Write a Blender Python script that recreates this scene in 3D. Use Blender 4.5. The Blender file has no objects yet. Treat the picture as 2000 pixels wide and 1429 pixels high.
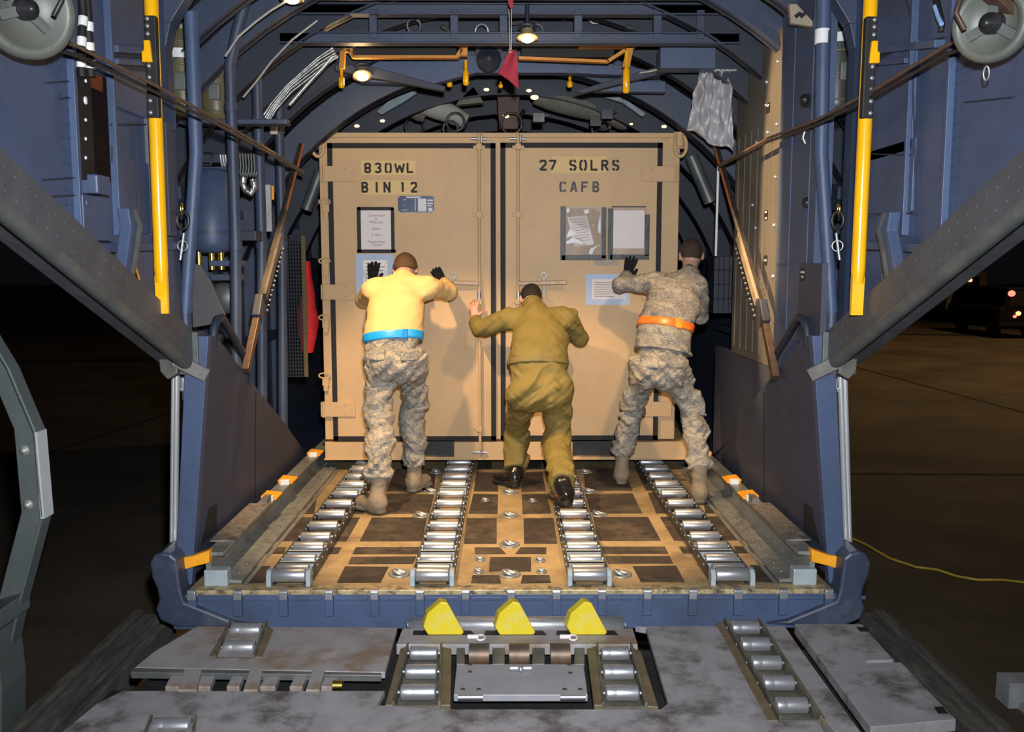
import bpy, bmesh, math, random
import numpy as np
from mathutils import Vector, Matrix, noise as mnoise
random.seed(7)
SC = bpy.context.scene
COL = SC.collection
V = Vector
# ------------------------------------------------------------------ camera
F, CX, CY, VPX, VPY, CAMZ = 1800.0, 1000.0, 714.5, 990.0, 515.0, 1.63
PITCH = math.atan((CY - VPY) / F)
YAW = math.atan((CX - VPX) / F)
cd = bpy.data.cameras.new('camera'); cam = bpy.data.objects.new('camera', cd); COL.objects.link(cam)
cd.sensor_fit = 'HORIZONTAL'; cd.sensor_width = 36; cd.lens = 36 * F / 2000
cam.location = (0, 0, CAMZ); cam.rotation_euler = (math.pi / 2 - PITCH, 0, -YAW)
cd.clip_start = 0.05; cd.clip_end = 400
SC.camera = cam
RM = cam.rotation_euler.to_matrix()
def ray(px, py):
    return RM @ V(((px - CX) / F, -(py - CY) / F, -1.0))
# where a photo point lies on a real plane of the place
def on_y(px, py, y):
    d = ray(px, py); return V((0, 0, CAMZ)) + d * (y / d.y)
def on_z(px, py, z):
    d = ray(px, py); return V((0, 0, CAMZ)) + d * ((z - CAMZ) / d.z)
def on_x(px, py, x):
    d = ray(px, py); return V((0, 0, CAMZ)) + d * (x / d.x)

# ------------------------------------------------------------------ materials
MATS = {}
def principled(name):
    m = bpy.data.materials.new(name); m.use_nodes = True
    return m, m.node_tree, m.node_tree.nodes['Principled BSDF']
def paint(name, col, rough=.5, metal=0., var=.25, scale=6., col2=None, stain=None, stain_amt=.5, stain_scale=2.5, bump=0., bump_scale=60., spec=None, coat=0., stretch=None):
    """painted / bare surface with tonal variation, optional stains and bump"""
    if name in MATS: return MATS[name]
    m, nt, b = principled(name); N, L = nt.nodes, nt.links
    tc = N.new('ShaderNodeTexCoord'); src = tc.outputs['Object']
    if stretch:
        mp = N.new('ShaderNodeMapping'); mp.inputs['Scale'].default_value = stretch
        L.new(src, mp.inputs['Vector']); src = mp.outputs['Vector']
    nz = N.new('ShaderNodeTexNoise'); nz.inputs['Scale'].default_value = scale; nz.inputs['Detail'].default_value = 5; nz.inputs['Roughness'].default_value = .65
    L.new(src, nz.inputs['Vector'])
    cr = N.new('ShaderNodeValToRGB'); L.new(nz.outputs['Fac'], cr.inputs['Fac'])
    a = [c * (1 - var) for c in col]; z = [min(1, c * (1 + var)) for c in (col2 or col)]
    cr.color_ramp.elements[0].position = .32; cr.color_ramp.elements[1].position = .68
    cr.color_ramp.elements[0].color = (*a, 1); cr.color_ramp.elements[1].color = (*z, 1)
    out = cr.outputs['Color']
    if stain:
        n2 = N.new('ShaderNodeTexNoise'); n2.inputs['Scale'].default_value = stain_scale; n2.inputs['Detail'].default_value = 8; n2.inputs['Roughness'].default_value = .7
        L.new(src, n2.inputs['Vector'])
        r2 = N.new('ShaderNodeValToRGB'); L.new(n2.outputs['Fac'], r2.inputs['Fac'])
        r2.color_ramp.elements[0].position = .49; r2.color_ramp.elements[1].position = .63
        r2.color_ramp.elements[0].color = (0, 0, 0, 1); r2.color_ramp.elements[1].color = (stain_amt,) * 3 + (1,)
        mx = N.new('ShaderNodeMixRGB'); L.new(r2.outputs['Color'], mx.inputs['Fac']); L.new(out, mx.inputs['Color1']); mx.inputs['Color2'].default_value = (*stain, 1)
        out = mx.outputs['Color']
    L.new(out, b.inputs['Base Color'])
    b.inputs['Roughness'].default_value = rough; b.inputs['Metallic'].default_value = metal
    if spec is not None: b.inputs['Specular IOR Level'].default_value = spec
    if coat: b.inputs['Coat Weight'].default_value = coat; b.inputs['Coat Roughness'].default_value = .15
    if bump:
        n3 = N.new('ShaderNodeTexNoise'); n3.inputs['Scale'].default_value = bump_scale; n3.inputs['Detail'].default_value = 3
        L.new(tc.outputs['Object'], n3.inputs['Vector'])
        bp = N.new('ShaderNodeBump'); bp.inputs['Strength'].default_value = bump; bp.inputs['Distance'].default_value = .01
        L.new(n3.outputs['Fac'], bp.inputs['Height']); L.new(bp.outputs['Normal'], b.inputs['Normal'])
    MATS[name] = m
    return m
def glow(name, col, strength):
    if name in MATS: return MATS[name]
    m, nt, b = principled(name)
    nz = nt.nodes.new('ShaderNodeTexNoise'); nz.inputs['Scale'].default_value = 4
    mx = nt.nodes.new('ShaderNodeMixRGB'); mx.inputs['Fac'].default_value = .15
    mx.inputs['Color1'].default_value = (*col, 1); nt.links.new(nz.outputs['Fac'], mx.inputs['Color2'])
    nt.links.new(mx.outputs['Color'], b.inputs['Emission Color'])
    b.inputs['Base Color'].default_value = (*col, 1); b.inputs['Emission Strength'].default_value = strength
    MATS[name] = m; return m
def camo(name, cols, cell=.011, scale=(9, 9, 17), rough=.85):
    """pixelated tiger-stripe uniform cloth"""
    if name in MATS: return MATS[name]
    m, nt, b = principled(name); N, L = nt.nodes, nt.links
    tc = N.new('ShaderNodeTexCoord')
    sn = N.new('ShaderNodeVectorMath'); sn.operation = 'SNAP'; sn.inputs[1].default_value = (cell,) * 3
    L.new(tc.outputs['Object'], sn.inputs[0])
    mp = N.new('ShaderNodeMapping'); mp.inputs['Scale'].default_value = scale; mp.inputs['Rotation'].default_value = (.2, .35, .3); L.new(sn.outputs[0], mp.inputs['Vector'])
    nz = N.new('ShaderNodeTexNoise'); nz.inputs['Scale'].default_value = 1.0; nz.inputs['Detail'].default_value = 4; nz.inputs['Roughness'].default_value = .62; nz.inputs['Distortion'].default_value = .8
    L.new(mp.outputs['Vector'], nz.inputs['Vector'])
    cr = N.new('ShaderNodeValToRGB'); cr.color_ramp.interpolation = 'CONSTANT'; L.new(nz.outputs['Fac'], cr.inputs['Fac'])
    pos = [0, .40, .47, .53, .62][:len(cols)]
    while len(cr.color_ramp.elements) < len(cols): cr.color_ramp.elements.new(.5)
    for e, p, c in zip(cr.color_ramp.elements, pos, cols): e.position = p; e.color = (*c, 1)
    L.new(cr.outputs['Color'], b.inputs['Base Color']); b.inputs['Roughness'].default_value = rough; b.inputs['Specular IOR Level'].default_value = .2
    w = N.new('ShaderNodeTexNoise'); w.inputs['Scale'].default_value = 28; w.inputs['Detail'].default_value = 4; L.new(tc.outputs['Object'], w.inputs['Vector'])
    bp = N.new('ShaderNodeBump'); bp.inputs['Strength'].default_value = .35; bp.inputs['Distance'].default_value = .012
    L.new(w.outputs['Fac'], bp.inputs['Height']); L.new(bp.outputs['Normal'], b.inputs['Normal'])
    MATS[name] = m; return m

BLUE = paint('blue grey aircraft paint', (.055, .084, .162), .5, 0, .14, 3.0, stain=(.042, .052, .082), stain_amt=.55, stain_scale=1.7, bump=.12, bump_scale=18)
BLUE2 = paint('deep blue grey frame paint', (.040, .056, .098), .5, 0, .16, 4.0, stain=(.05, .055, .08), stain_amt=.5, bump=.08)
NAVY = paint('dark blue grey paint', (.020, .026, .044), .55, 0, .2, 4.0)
SLATE = paint('dark slate ramp panel paint', (.046, .054, .090), .6, 0, .12, 5.0, stain=(.04, .044, .06), stain_amt=.35, stain_scale=4, bump=.15, bump_scale=120)
GREYM = paint('worn grey steel', (.11, .12, .12), .45, .35, .2, 8, stain=(.20, .18, .15), stain_amt=.4, stain_scale=7)
RAILM = paint('pale grey aluminium rail', (.30, .32, .31), .42, .5, .15, 9, stain=(.12, .10, .08), stain_amt=.5, stain_scale=6)
STEEL = paint('bright roller steel', (.46, .47, .50), .36, .75, .12, 14, stretch=(1, 8, 8))
CHROME = paint('polished chrome rod', (.92, .93, .95), .22, .7, .03, 5)
BLACK = paint('black rubber', (.008, .008, .009), .65, 0, .3, 20)
BLACKM = paint('matt black metal', (.02, .02, .022), .4, .2, .3, 10)
YEL = paint('glossy yellow pole paint', (.90, .44, .006), .22, 0, .06, 9, coat=.4)
YELW = paint('chipped yellow stop paint', (.62, .48, .015), .45, 0, .08, 9, stain=(.45, .42, .25), stain_amt=.45, stain_scale=14)
ORNG = paint('orange yellow strap', (.88, .36, .015), .45, 0, .12, 20)
OCHRE = paint('ochre frame paint', (.55, .22, .02), .5, 0, .2, 10)
RUST = paint('rusty brown beam', (.085, .052, .035), .5, .4, .35, 12)
OLIVE = paint('olive bottle paint', (.12, .105, .055), .4, 0, .15, 5)
DUCT = paint('grey green duct cloth', (.15, .155, .125), .8, 0, .2, 8, bump=.4, bump_scale=14)
DUCTL = paint('pale grey duct cloth', (.34, .34, .31), .8, 0, .18, 8, bump=.4, bump_scale=12)
TAN = paint('desert tan container paint', (.55, .365, .185), .55, 0, .05, 3.2, stain=(.45, .30, .16), stain_amt=.4, stain_scale=1.1, bump=.05, bump_scale=90)
TANL = paint('pale tan stencil patch', (.66, .47, .20), .6, 0, .04, 8)
STENC = paint('black stencil ink', (.012, .010, .009), .7, 0, .5, 30)
STENG = paint('worn grey stencil ink', (.10, .085, .085), .7, 0, .3, 30)
GASK = paint('black door gasket', (.007, .007, .008), .7, 0, .4, 8)
PAPER = paint('white paper', (.72, .66, .65), .6, 0, .03, 5)
PAPERB = paint('pale blue paper', (.42, .51, .68), .6, 0, .04, 5)
INK = paint('grey print ink', (.25, .22, .22), .7, 0, .2, 30)
PLATE = paint('dark blue data plate', (.018, .026, .06), .35, .3, .1, 10)
PLATEW = paint('white plate print', (.6, .6, .62), .5, 0, .1, 30)
WOOD = paint('weathered grey beam', (.055, .052, .046), .75, 0, .45, 3, stain=(.14, .13, .11), stain_amt=.5, stain_scale=5, stretch=(5, .8, 5), bump=.4, bump_scale=25)
DECK = paint('scuffed grey loader deck', (.29, .275, .285), .6, .1, .18, 5, stain=(.20, .13, .075), stain_amt=.8, stain_scale=3.2, bump=.1, bump_scale=50)
DECK2 = paint('scuffed grey loader deck, dark marks', (.275, .265, .28), .6, .1, .18, 5, stain=(.06, .052, .048), stain_amt=.85, stain_scale=3.4, bump=.1, bump_scale=50)
TRAYM = paint('dirty roller tray', (.13, .12, .095), .6, .3, .4, 9)
UNDER = paint('dark under-deck steel', (.018, .018, .018), .7, .2, .4, 8)
RAMPTAN = paint('worn tan ramp floor', (.37, .27, .145), .5, .15, .2, 5, stain=(.15, .10, .06), stain_amt=.7, stain_scale=2.2, bump=.08)
NONSKID = paint('brown black non-skid patch', (.034, .024, .018), .85, 0, .35, 12, stain=(.12, .085, .06), stain_amt=.55, stain_scale=3, bump=.5, bump_scale=220)
REDF = paint('faded red flag cloth', (.42, .03, .05), .8, 0, .12, 20)
REDC = paint('red strap cloth', (.50, .008, .010), .7, 0, .3, 20, bump=.6, bump_scale=40)
SILV = paint('crinkled silver curtain', (.42, .42, .44), .45, .15, .15, 6, bump=.08, bump_scale=5)
WHITE = paint('white paint', (.75, .75, .74), .5, 0, .06, 10)
GUARDM = paint('grey green guard paint', (.095, .115, .115), .5, .1, .12, 4, stain=(.08, .09, .09), stain_amt=.5)
ROPE = paint('brown steel cable', (.14, .09, .06), .5, .3, .4, 80)
PANELL = paint('light lined wall panel', (.125, .115, .10), .55, .1, .12, 3, stretch=(1, 6, .4))
BRASS = paint('brass fitting', (.65, .5, .12), .3, 1, .1, 10)

# ------------------------------------------------------------------ mesh builder
class MB:
    def __init__(s): s.v = []; s.f = []; s.mi = []; s.sm = []; s.m = 0; s.smooth = False
    def add(s, vs, fs, smooth=None):
        o = len(s.v); s.v.extend([tuple(x) for x in vs])
        for f in fs:
            s.f.append(tuple(i + o for i in f)); s.mi.append(s.m); s.sm.append(s.smooth if smooth is None else smooth)
        return s
    def box(s, x0, x1, y0, y1, z0, z1):
        vs = [(x, y, z) for x in (x0, x1) for y in (y0, y1) for z in (z0, z1)]
        return s.add(vs, [(0, 1, 3, 2), (4, 6, 7, 5), (0, 4, 5, 1), (2, 3, 7, 6), (0, 2, 6, 4), (1, 5, 7, 3)])
    def cbox(s, c, sx, sy, sz): return s.box(c[0]-sx/2, c[0]+sx/2, c[1]-sy/2, c[1]+sy/2, c[2]-sz/2, c[2]+sz/2)
    def hexa(s, bot, top):
        n = len(bot); vs = list(bot) + list(top)
        fs = [tuple(range(n))[::-1], tuple(range(n, 2*n))] + [(i, (i+1) % n, n+(i+1) % n, n+i) for i in range(n)]
        return s.add(vs, fs)
    def prism(s, poly, vec):
        vec = V(vec); return s.hexa([V(p) for p in poly], [V(p) + vec for p in poly])
    def beam(s, p0, p1, w, h, up=(0, 0, 1)):
        p0, p1 = V(p0), V(p1); d = (p1 - p0).normalized(); up = V(up); r = d.cross(up)
        if r.length < 1e-5: r = d.cross(V((1, 0, 0)))
        r.normalize(); u = r.cross(d)
        q = [(-1, -1), (1, -1), (1, 1), (-1, 1)]
        return s.hexa([p0 + r*a*w/2 + u*b*h/2 for a, b in q], [p1 + r*a*w/2 + u*b*h/2 for a, b in q])
    def rings(s, rs, caps=True, closed=False):
        n = len(rs[0]); vs = [p for r in rs for p in r]; fs = []
        m = len(rs)
        for i in range(m if closed else m - 1):
            a, b = i*n, ((i+1) % m)*n
            for j in range(n): fs.append((a+j, a+(j+1) % n, b+(j+1) % n, b+j))
        s.add(vs, fs, True)
        if caps and not closed: s.add(rs[0], [tuple(range(n))[::-1]], False); s.add(rs[-1], [tuple(range(n))], False)
        return s
    def tube(s, pts, r, n=10, closed=False, flat=1.0, caps=True):
        pts = [V(p) for p in pts]; rs = []; prev = None; m = len(pts)
        for i, p in enumerate(pts):
            if closed: t = pts[(i+1) % m] - pts[i-1]
            else: t = pts[min(i+1, m-1)] - pts[max(i-1, 0)]
            t.normalize()
            if prev is None:
                a = V((0, 0, 1)) if abs(t.z) < .9 else V((1, 0, 0)); u = t.cross(a).normalized()
            else: u = (prev - t*prev.dot(t)).normalized()
            prev = u; w = t.cross(u); rr = r[i] if isinstance(r, (list, tuple)) else r
            rs.append([p + (u*math.cos(2*math.pi*k/n) + w*math.sin(2*math.pi*k/n)*flat)*rr for k in range(n)])
        return s.rings(rs, caps, closed)
    def cyl(s, p0, p1, r, r2=None, n=16): return s.tube([p0, p1], [r, r if r2 is None else r2], n)
    def lathe(s, c, axis, prof, n=20):
        """prof: (distance along axis, radius)"""
        c, ax = V(c), V(axis).normalized(); a = V((0, 0, 1)) if abs(ax.z) < .9 else V((1, 0, 0)); u = ax.cross(a).normalized(); w = ax.cross(u)
        return s.rings([[c + ax*t + (u*math.cos(2*math.pi*k/n) + w*math.sin(2*math.pi*k/n))*max(r, 1e-4) for k in range(n)] for t, r in prof])
    def ball(s, c, r, n=12, sq=(1, 1, 1)):
        c = V(c); rs = []
        for i in range(n//2 + 1):
            th = math.pi*i/(n//2); z, q = -math.cos(th), max(math.sin(th), 1e-3)
            rs.append([c + V((math.cos(2*math.pi*k/n)*q*r*sq[0], math.sin(2*math.pi*k/n)*q*r*sq[1], z*r*sq[2])) for k in range(n)])
        return s.rings(rs)
    def torus(s, c, ax, R, r, n=24, m=8, sx=1., sy=1., ref=None):
        c, ax = V(c), V(ax).normalized(); a = V(ref) if ref else (V((0, 0, 1)) if abs(ax.z) < .9 else V((1, 0, 0)))
        u = a - ax*a.dot(ax); u.normalize(); w = ax.cross(u)
        return s.tube([c + (u*math.cos(2*math.pi*k/n)*sx + w*math.sin(2*math.pi*k/n)*sy)*R for k in range(n)], r, m, closed=True)
    def build(s, name, mats, parent=None, bevel=0, keep=False, weld=False):
        if not isinstance(mats, (list, tuple)): mats = [mats]
        vs = np.array(s.v, float); lo, hi = vs.min(0), vs.max(0)
        org = V(((lo[0]+hi[0])/2, (lo[1]+hi[1])/2, lo[2] if parent is None else (lo[2]+hi[2])/2))
        me = bpy.data.meshes.new(name); me.from_pydata([tuple(x) for x in (vs - np.array(org))], [], s.f)
        for m in mats: me.materials.append(m)
        me.polygons.foreach_set('material_index', s.mi); me.polygons.foreach_set('use_smooth', s.sm)
        bm = bmesh.new(); bm.from_mesh(me); bmesh.ops.recalc_face_normals(bm, faces=bm.faces)
        if weld: bmesh.ops.remove_doubles(bm, verts=bm.verts, dist=1e-4)
        bm.to_mesh(me); bm.free()
        o = bpy.data.objects.new(name, me); COL.objects.link(o)
        if parent is None: o.location = org
        else:
            o.parent = parent; o.location = org - world_loc(parent)
        if bevel:
            b = o.modifiers.new('soft edges', 'BEVEL'); b.width = bevel; b.segments = 2; b.limit_method = 'ANGLE'; b.angle_limit = .7; b.harden_normals = False
        return o
def world_loc(o):
    p = V(o.location)
    while o.parent: o = o.parent; p = p + V(o.location)
    return p
def tag(o, label=None, cat=None, group=None, kind=None):
    if label: o['label'] = label
    if cat: o['category'] = cat
    if group: o['group'] = group
    if kind: o['kind'] = kind
    return o
def thing(name, loc, label, cat, group=None):
    o = bpy.data.objects.new(name, None); COL.objects.link(o); o.location = loc; o.empty_display_size = .1
    return tag(o, label, cat, group)
def dup(o, parent=None):
    c = o.copy(); COL.objects.link(c)
    if parent is not None: c.parent = parent
    for ch in list(o.children):
        dup(ch, c)
    return c
def text_mesh(txt, size, loc, mat, name, parent, align='CENTER', depth=.0015, rot=(math.pi/2, 0, 0), spacing=1., line=1.):
    cu = bpy.data.curves.new(name, 'FONT'); cu.body = txt; cu.size = size; cu.align_x = align; cu.align_y = 'CENTER'; cu.extrude = depth/2; cu.space_character = spacing; cu.space_line = line
    t = bpy.data.objects.new('tmp', cu); COL.objects.link(t)
    bpy.context.view_layer.update()
    me = bpy.data.meshes.new_from_object(t.evaluated_get(bpy.context.evaluated_depsgraph_get()))
    bpy.data.objects.remove(t); me.name = name
    me.materials.clear(); me.materials.append(mat)
    o = bpy.data.objects.new(name, me); COL.objects.link(o)
    o.parent = parent; o.location = V(loc) - world_loc(parent); o.rotation_euler = rot
    return o
# ------------------------------------------------------------------ layout of the aircraft (metres; y runs into the hold, z = 0 is the ramp floor)
XC = .02                      # aircraft centre line
FE = 4.50                     # aft edge of the ramp floor
XW = 1.69                     # inner face of the aft fuselage sides
ZG = -1.05                    # tarmac
CONT_Y = 7.18                 # door face of the container
def X(s, x): return XC + s * x
def wallpt(px, py, s, off=0.): # a photo point on the aft side wall, off metres in front of it
    return on_x(px, py, X(s, XW - off))

# ---- ground
g = MB(); g.add([(-70, -6, ZG), (70, -6, ZG), (70, 120, ZG), (-70, 120, ZG)], [(0, 1, 2, 3)])
GM = paint('night tarmac', (.085, .062, .040), .85, 0, .35, .5, stain=(.03, .024, .018), stain_amt=.6, stain_scale=.35, bump=.2, bump_scale=12)
tag(g.build('ground', GM), kind='structure')
sm = MB()
for (a, b) in (((0, 915), (350, 800)), ((1665, 715), (2000, 805)), ((1665, 925), (2000, 926)), ((0, 707), (330, 700)), ((1700, 652), (2000, 655))):
    p, q = on_z(*a, ZG + .004), on_z(*b, ZG + .004); d = (q - p).normalized(); r = V((-d.y, d.x, 0)) * .05
    if a[1] in (707, 652): r *= 9
    sm.add([p - d*3 - r, q + d*8 - r, q + d*8 + r, p - d*3 + r], [(0, 1, 2, 3)])
tag(sm.build('ground_joint', paint('dark tarmac joint', (.012, .010, .008), .9)), kind='structure')

# ---- ramp floor
fl = MB(); fl.box(X(-1, 1.62), X(1, 1.62), FE, 10.2, -.05, 0)
fl.m = 1
def patch(mb, pts, z=.002, mirror=True):
    for s in ((1, -1) if mirror else (1,)):
        w = []
        for px, py in pts:
            p = on_z(px, py, 0); w.append(V((XC + s*(p.x - XC), p.y, .0005)))
        mb.prism(w, (0, 0, z))
def fz(x, y): return (980 + x/2.7027, 860 + y/2.7027)
for q in [((440, 285), (690, 280), (742, 385), (470, 385)), ((482, 405), (772, 405), (840, 530), (510, 530)), ((520, 562), (860, 562), (880, 598), (532, 598)),
          ((545, 612), (885, 612), (905, 650), (562, 650)), ((690, 665), (920, 662), (965, 748), (735, 748)), ((772, 276), (860, 276), (1012, 385), (815, 385)),
          ((835, 405), (1050, 405), (1160, 530), (910, 530)), ((935, 562), (1070, 562), (1110, 597), (957, 597)), ((1090, 403), (1165, 403), (1275, 528), (1175, 528)),
          ((1225, 560), (1310, 560), (1335, 595), (1240, 595)), ((1310, 660), (1475, 658), (1575, 755), (1345, 748)), ((430, 150), (640, 150), (690, 265), (440, 265)),
          ((700, 140), (800, 140), (850, 265), (760, 265)), ((1060, 300), (1110, 300), (1140, 385), (1075, 385)),
          ((105, 285), (235, 282), (262, 385), (110, 388)), ((115, 412), (272, 410), (292, 545), (118, 545)), ((100, 565), (235, 565), (235, 600), (70, 600)),
          ((110, 712), (250, 712), (260, 752), (100, 755)), ((100, 170), (215, 168), (232, 268), (104, 270)), ((130, 60), (200, 60), (212, 150), (135, 150))]:
    patch(fl, [fz(*p) for p in q])
patch(fl, [(957, 1088), (1037, 1088), (1037, 1116), (955, 1116)], mirror=False)
fl.m = 2                       # rivet lines and the scuffed side strip
for s in (1, -1):
    fl.box(X(s, 1.36) - .012, X(s, 1.36) + .012, FE + .05, 7.2, .0005, .003)
    for k in range(30): fl.box(X(s, .085) - .003, X(s, .085) + .003, FE + .08 + k*.09, FE + .086 + k*.09, .0005, .002)
floor = tag(fl.build('floor', [RAMPTAN, NONSKID, RAILM]), kind='structure')

# tie-down rings let into the floor
def tiedown(x, y, r=.06):
    b = MB(); b.lathe((x, y, .001), (0, 0, 1), [(0, r), (.006, r), (.007, r*.8), (.003, r*.62), (.003, .001)], 20)
    o = b.build('tie_down_fitting', RAILM, floor)
    c = MB(); c.torus((x, y, .012), (.3, 0, 1), r*.42, .009, 16, 6, 1.25); c.cyl((x - r*.5, y, .01), (x + r*.5, y, .01), .008, n=8)
    c.build('ring', STEEL, o)
for px, py in [(995, 1122), (995, 1064), (995, 1007), (995, 962), (1212, 1122), (1168, 1005), (1150, 960), (1143, 922), (780, 1121), (823, 1007), (843, 960), (852, 922)]:
    p = on_z(px, py, 0); tiedown(p.x, p.y)
for px, py in [(935, 1117), (938, 1093), (1055, 1095), (1058, 1117), (948, 978), (1041, 979)]:
    p = on_z(px, py, 0); tiedown(p.x, p.y, .03)

# ---- blue beam across the ramp's aft edge
eb = MB()
z1, z0 = -.02, -.20
eb.box(X(-1, 1.70), X(1, 1.70), FE - .02, FE + .06, z0, z1)
for k in range(-7, 8):
    x = XC + k*.228
    eb.box(x - .022, x + .022, FE - .045, FE - .02, -.125, z1 - .002)
    eb.box(x + .026, x + .19, FE - .03, FE - .02, -.050, -.03)
eb.m = 1; eb.box(X(-1, 1.60), X(1, 1.60), FE - .024, FE + .05, -.021, .003)
eb.m = 2
for k in range(-7, 8):
    x = XC + k*.228
    eb.box(x - .02, x + .02, FE - .05, FE - .0, -.04, .004); eb.cyl((x - .02, FE - .035, .002), (x + .02, FE - .035, .002), .009, n=8)
tag(eb.build('trim_1', [BLUE, paint('chipped cream edge strip', (.46, .36, .20), .5, .3, .3, 20, stain=(.05, .05, .05), stain_amt=.9, stain_scale=14), STEEL], bevel=.004), 'blue riveted beam along the aft edge of the ramp floor', kind='structure')

for s in (-1, 1):              # bulbous rounded corner fairings of the ramp
    b = MB(); pts = [(345, 1092), (332, 1082), (315, 1079), (300, 1084), (292, 1100), (296, 1128), (306, 1150), (310, 1172), (303, 1190), (312, 1212), (345, 1226), (420, 1226), (500, 1221), (455, 1214), (400, 1192), (360, 1176), (352, 1150)]
    w_ = []
    for px, py in pts:
        p = on_y(px, py, FE - .05); w_.append(V((XC + s*abs(p.x - XC), p.y, p.z)))
    b.prism(w_, (0, .22, 0)); m_ = MB()
    tag(b.build('trim_6' if s < 0 else 'trim_7', paint('dark blue fairing', (.034, .045, .078), .45, 0, .15, 5, stain=(.1, .11, .13), stain_amt=.4, stain_scale=6), bevel=.022), 'bulbous dark blue corner fairing at the %s end of the ramp edge' % ('left' if s < 0 else 'right'), kind='structure')

# ---- aft fuselage sides
SL = -.410                     # slope of the door sill, rising towards the camera
def sillz(y): return 1.187 + SL*(y - 4.57)
for s, nm in ((-1, 'wall_left'), (1, 'wall_right')):
    w = MB(); y0, y1 = 1.7, 4.66
    def P(y, z, d=0): return V((X(s, XW - d), y, z))
    w.prism([P(y0, sillz(y0)), P(y1, sillz(y1)), P(y1, 3.9), P(y0, 3.9)], (s*.03, 0, 0))
    # raised skins and flanges
    ya = wallpt(150 if s < 0 else 1847, 250, s, .04).y; yb = wallpt(212 if s < 0 else 1785, 250, s).y
    w.prism([P(y0, sillz(y0)), P(ya, sillz(ya)), P(ya, 3.9), P(y0, 3.9)], (-s*.020, 0, 0))
    w.prism([P(ya - .012, sillz(ya)), P(ya + .012, sillz(ya)), P(ya + .012, 3.9), P(ya - .012, 3.9)], (-s*.045, 0, 0))
    w.prism([P(yb, 1.75), P(yb + .02, 1.75), P(yb + .02, 3.9), P(yb, 3.9)], (-s*.03, 0, 0))
    # channel shelves
    for a, b, h in (((212, 95), (282, 100), .03), ((212, 120), (282, 125), .022), ((175, 485), (330, 480), .035)) if s < 0 else (((1710, 100), (1845, 85), .03), ((1710, 125), (1785, 118), .022), ((1690, 478), (1825, 485), .035)):
        p, q = wallpt(*a, s), wallpt(*b, s); w.beam(p, q, .08, h)
    w.m = 1
    for a, b, h in (((212, 103), (283, 109), .03), ((212, 127), (283, 133), .03), ((180, 495), (222, 492), .04), ((250, 490), (318, 488), .012)) if s < 0 else (((1715, 113), (1782, 103), .03), ((1715, 136), (1783, 128), .03), ((1690, 488), (1745, 488), .012), ((1780, 500), (1825, 500), .04)):
        p, q = wallpt(*a, s, .004), wallpt(*b, s, .004); w.beam(p, q, .008, h)
    w.m = 0
    # pressed stiffeners and access panels
    for (a, b) in (((215, 300), (330, 460)), ((215, 125), (340, 255))) if s < 0 else (((1690, 300), (1785, 412)), ((1690, 135), (1785, 292))):
        p, q = wallpt(*a, s), wallpt(*b, s); yl, yh = sorted((p.y, q.y)); zl, zh = sorted((p.z, q.z))
        w.prism([P(yl, zl), P(yh, zl), P(yh, zh), P(yl, zh)], (-s*.012, 0, 0))
    w.m = 1
    lines = ([((85, 162), (140, 158)), ((110, 193), (142, 190)), ((75, 352), (150, 346)), ((80, 385), (155, 380)), ((215, 243), (285, 243)), ((270, 370), (270, 430)), ((268, 268), (268, 330)), ((219, 285), (219, 315))] if s < 0 else
             [((1690, 300), (1780, 303)), ((1690, 418), (1785, 416)), ((1780, 64), (1790, 420)), ((1770, 0), (1787, 62)), ((1690, 115), (1845, 72)), ((1890, 200), (1985, 190))])
    for a, b in lines:
        p, q = wallpt(*a, s, .014), wallpt(*b, s, .014)
        off = V((-s*(.010 if min(a[0], b[0]) < 150 or max(a[0], b[0]) > 1850 else .0), 0, 0)); w.beam(p + off, q + off, .006, .006)
    # rivet rows
    for k in range(34):
        z = 1.5 + k*.05
        if z > sillz(ya) + .05: w.ball((X(s, XW - .022), ya - .03, z), .0045, 6); w.ball((X(s, XW - .022), ya - .075, z), .0045, 6)
    tag(w.build(nm, [BLUE, NAVY], bevel=.003), kind='structure')

    # slanting door sill under the skin
    b = MB(); A, B = V((X(s, XW - .03), 4.62, sillz(4.62) + .03)), V((X(s, XW - .03), 1.7, sillz(1.7) + .03))
    b.beam(A, B, .17, .15); b.m = 1
    b.tube([A + V((-s*.05, 0, -.085)), B + V((-s*.05, 0, -.085))], .035, 10)
    b.m = 0
    for k in range(46):
        t = k/46; c = A.lerp(B, t); b.ball(c + V((-s*.085, 0, .03)), .0042, 6); b.ball(c + V((-s*.085, 0, -.045)), .0042, 6)
    b.m = 2; b.box(X(s, XW - .14), X(s, XW + .03), 4.55, 4.66, sillz(4.6) - .09, sillz(4.6) + .12)
    tag(b.build('trim_2' if s < 0 else 'trim_3', [paint('grey sill paint', (.068, .071, .082), .55, .0, .2, 5, stain=(.12, .12, .12), stain_amt=.3, stain_scale=9), GREYM, GREYM], bevel=.005), 'slanting grey riveted door sill below the %s side wall' % ('left' if s < 0 else 'right'), kind='structure')

    # heavy frame where the hold begins
    f = MB(); yf = 4.66
    path = [(1.69, 1.16), (1.69, 2.68), (1.66, 2.80), (1.58, 2.92), (1.49, 3.07), (1.34, 3.24), (1.10, 3.40), (.7, 3.52), (.3, 3.57), (0, 3.58)]
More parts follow.
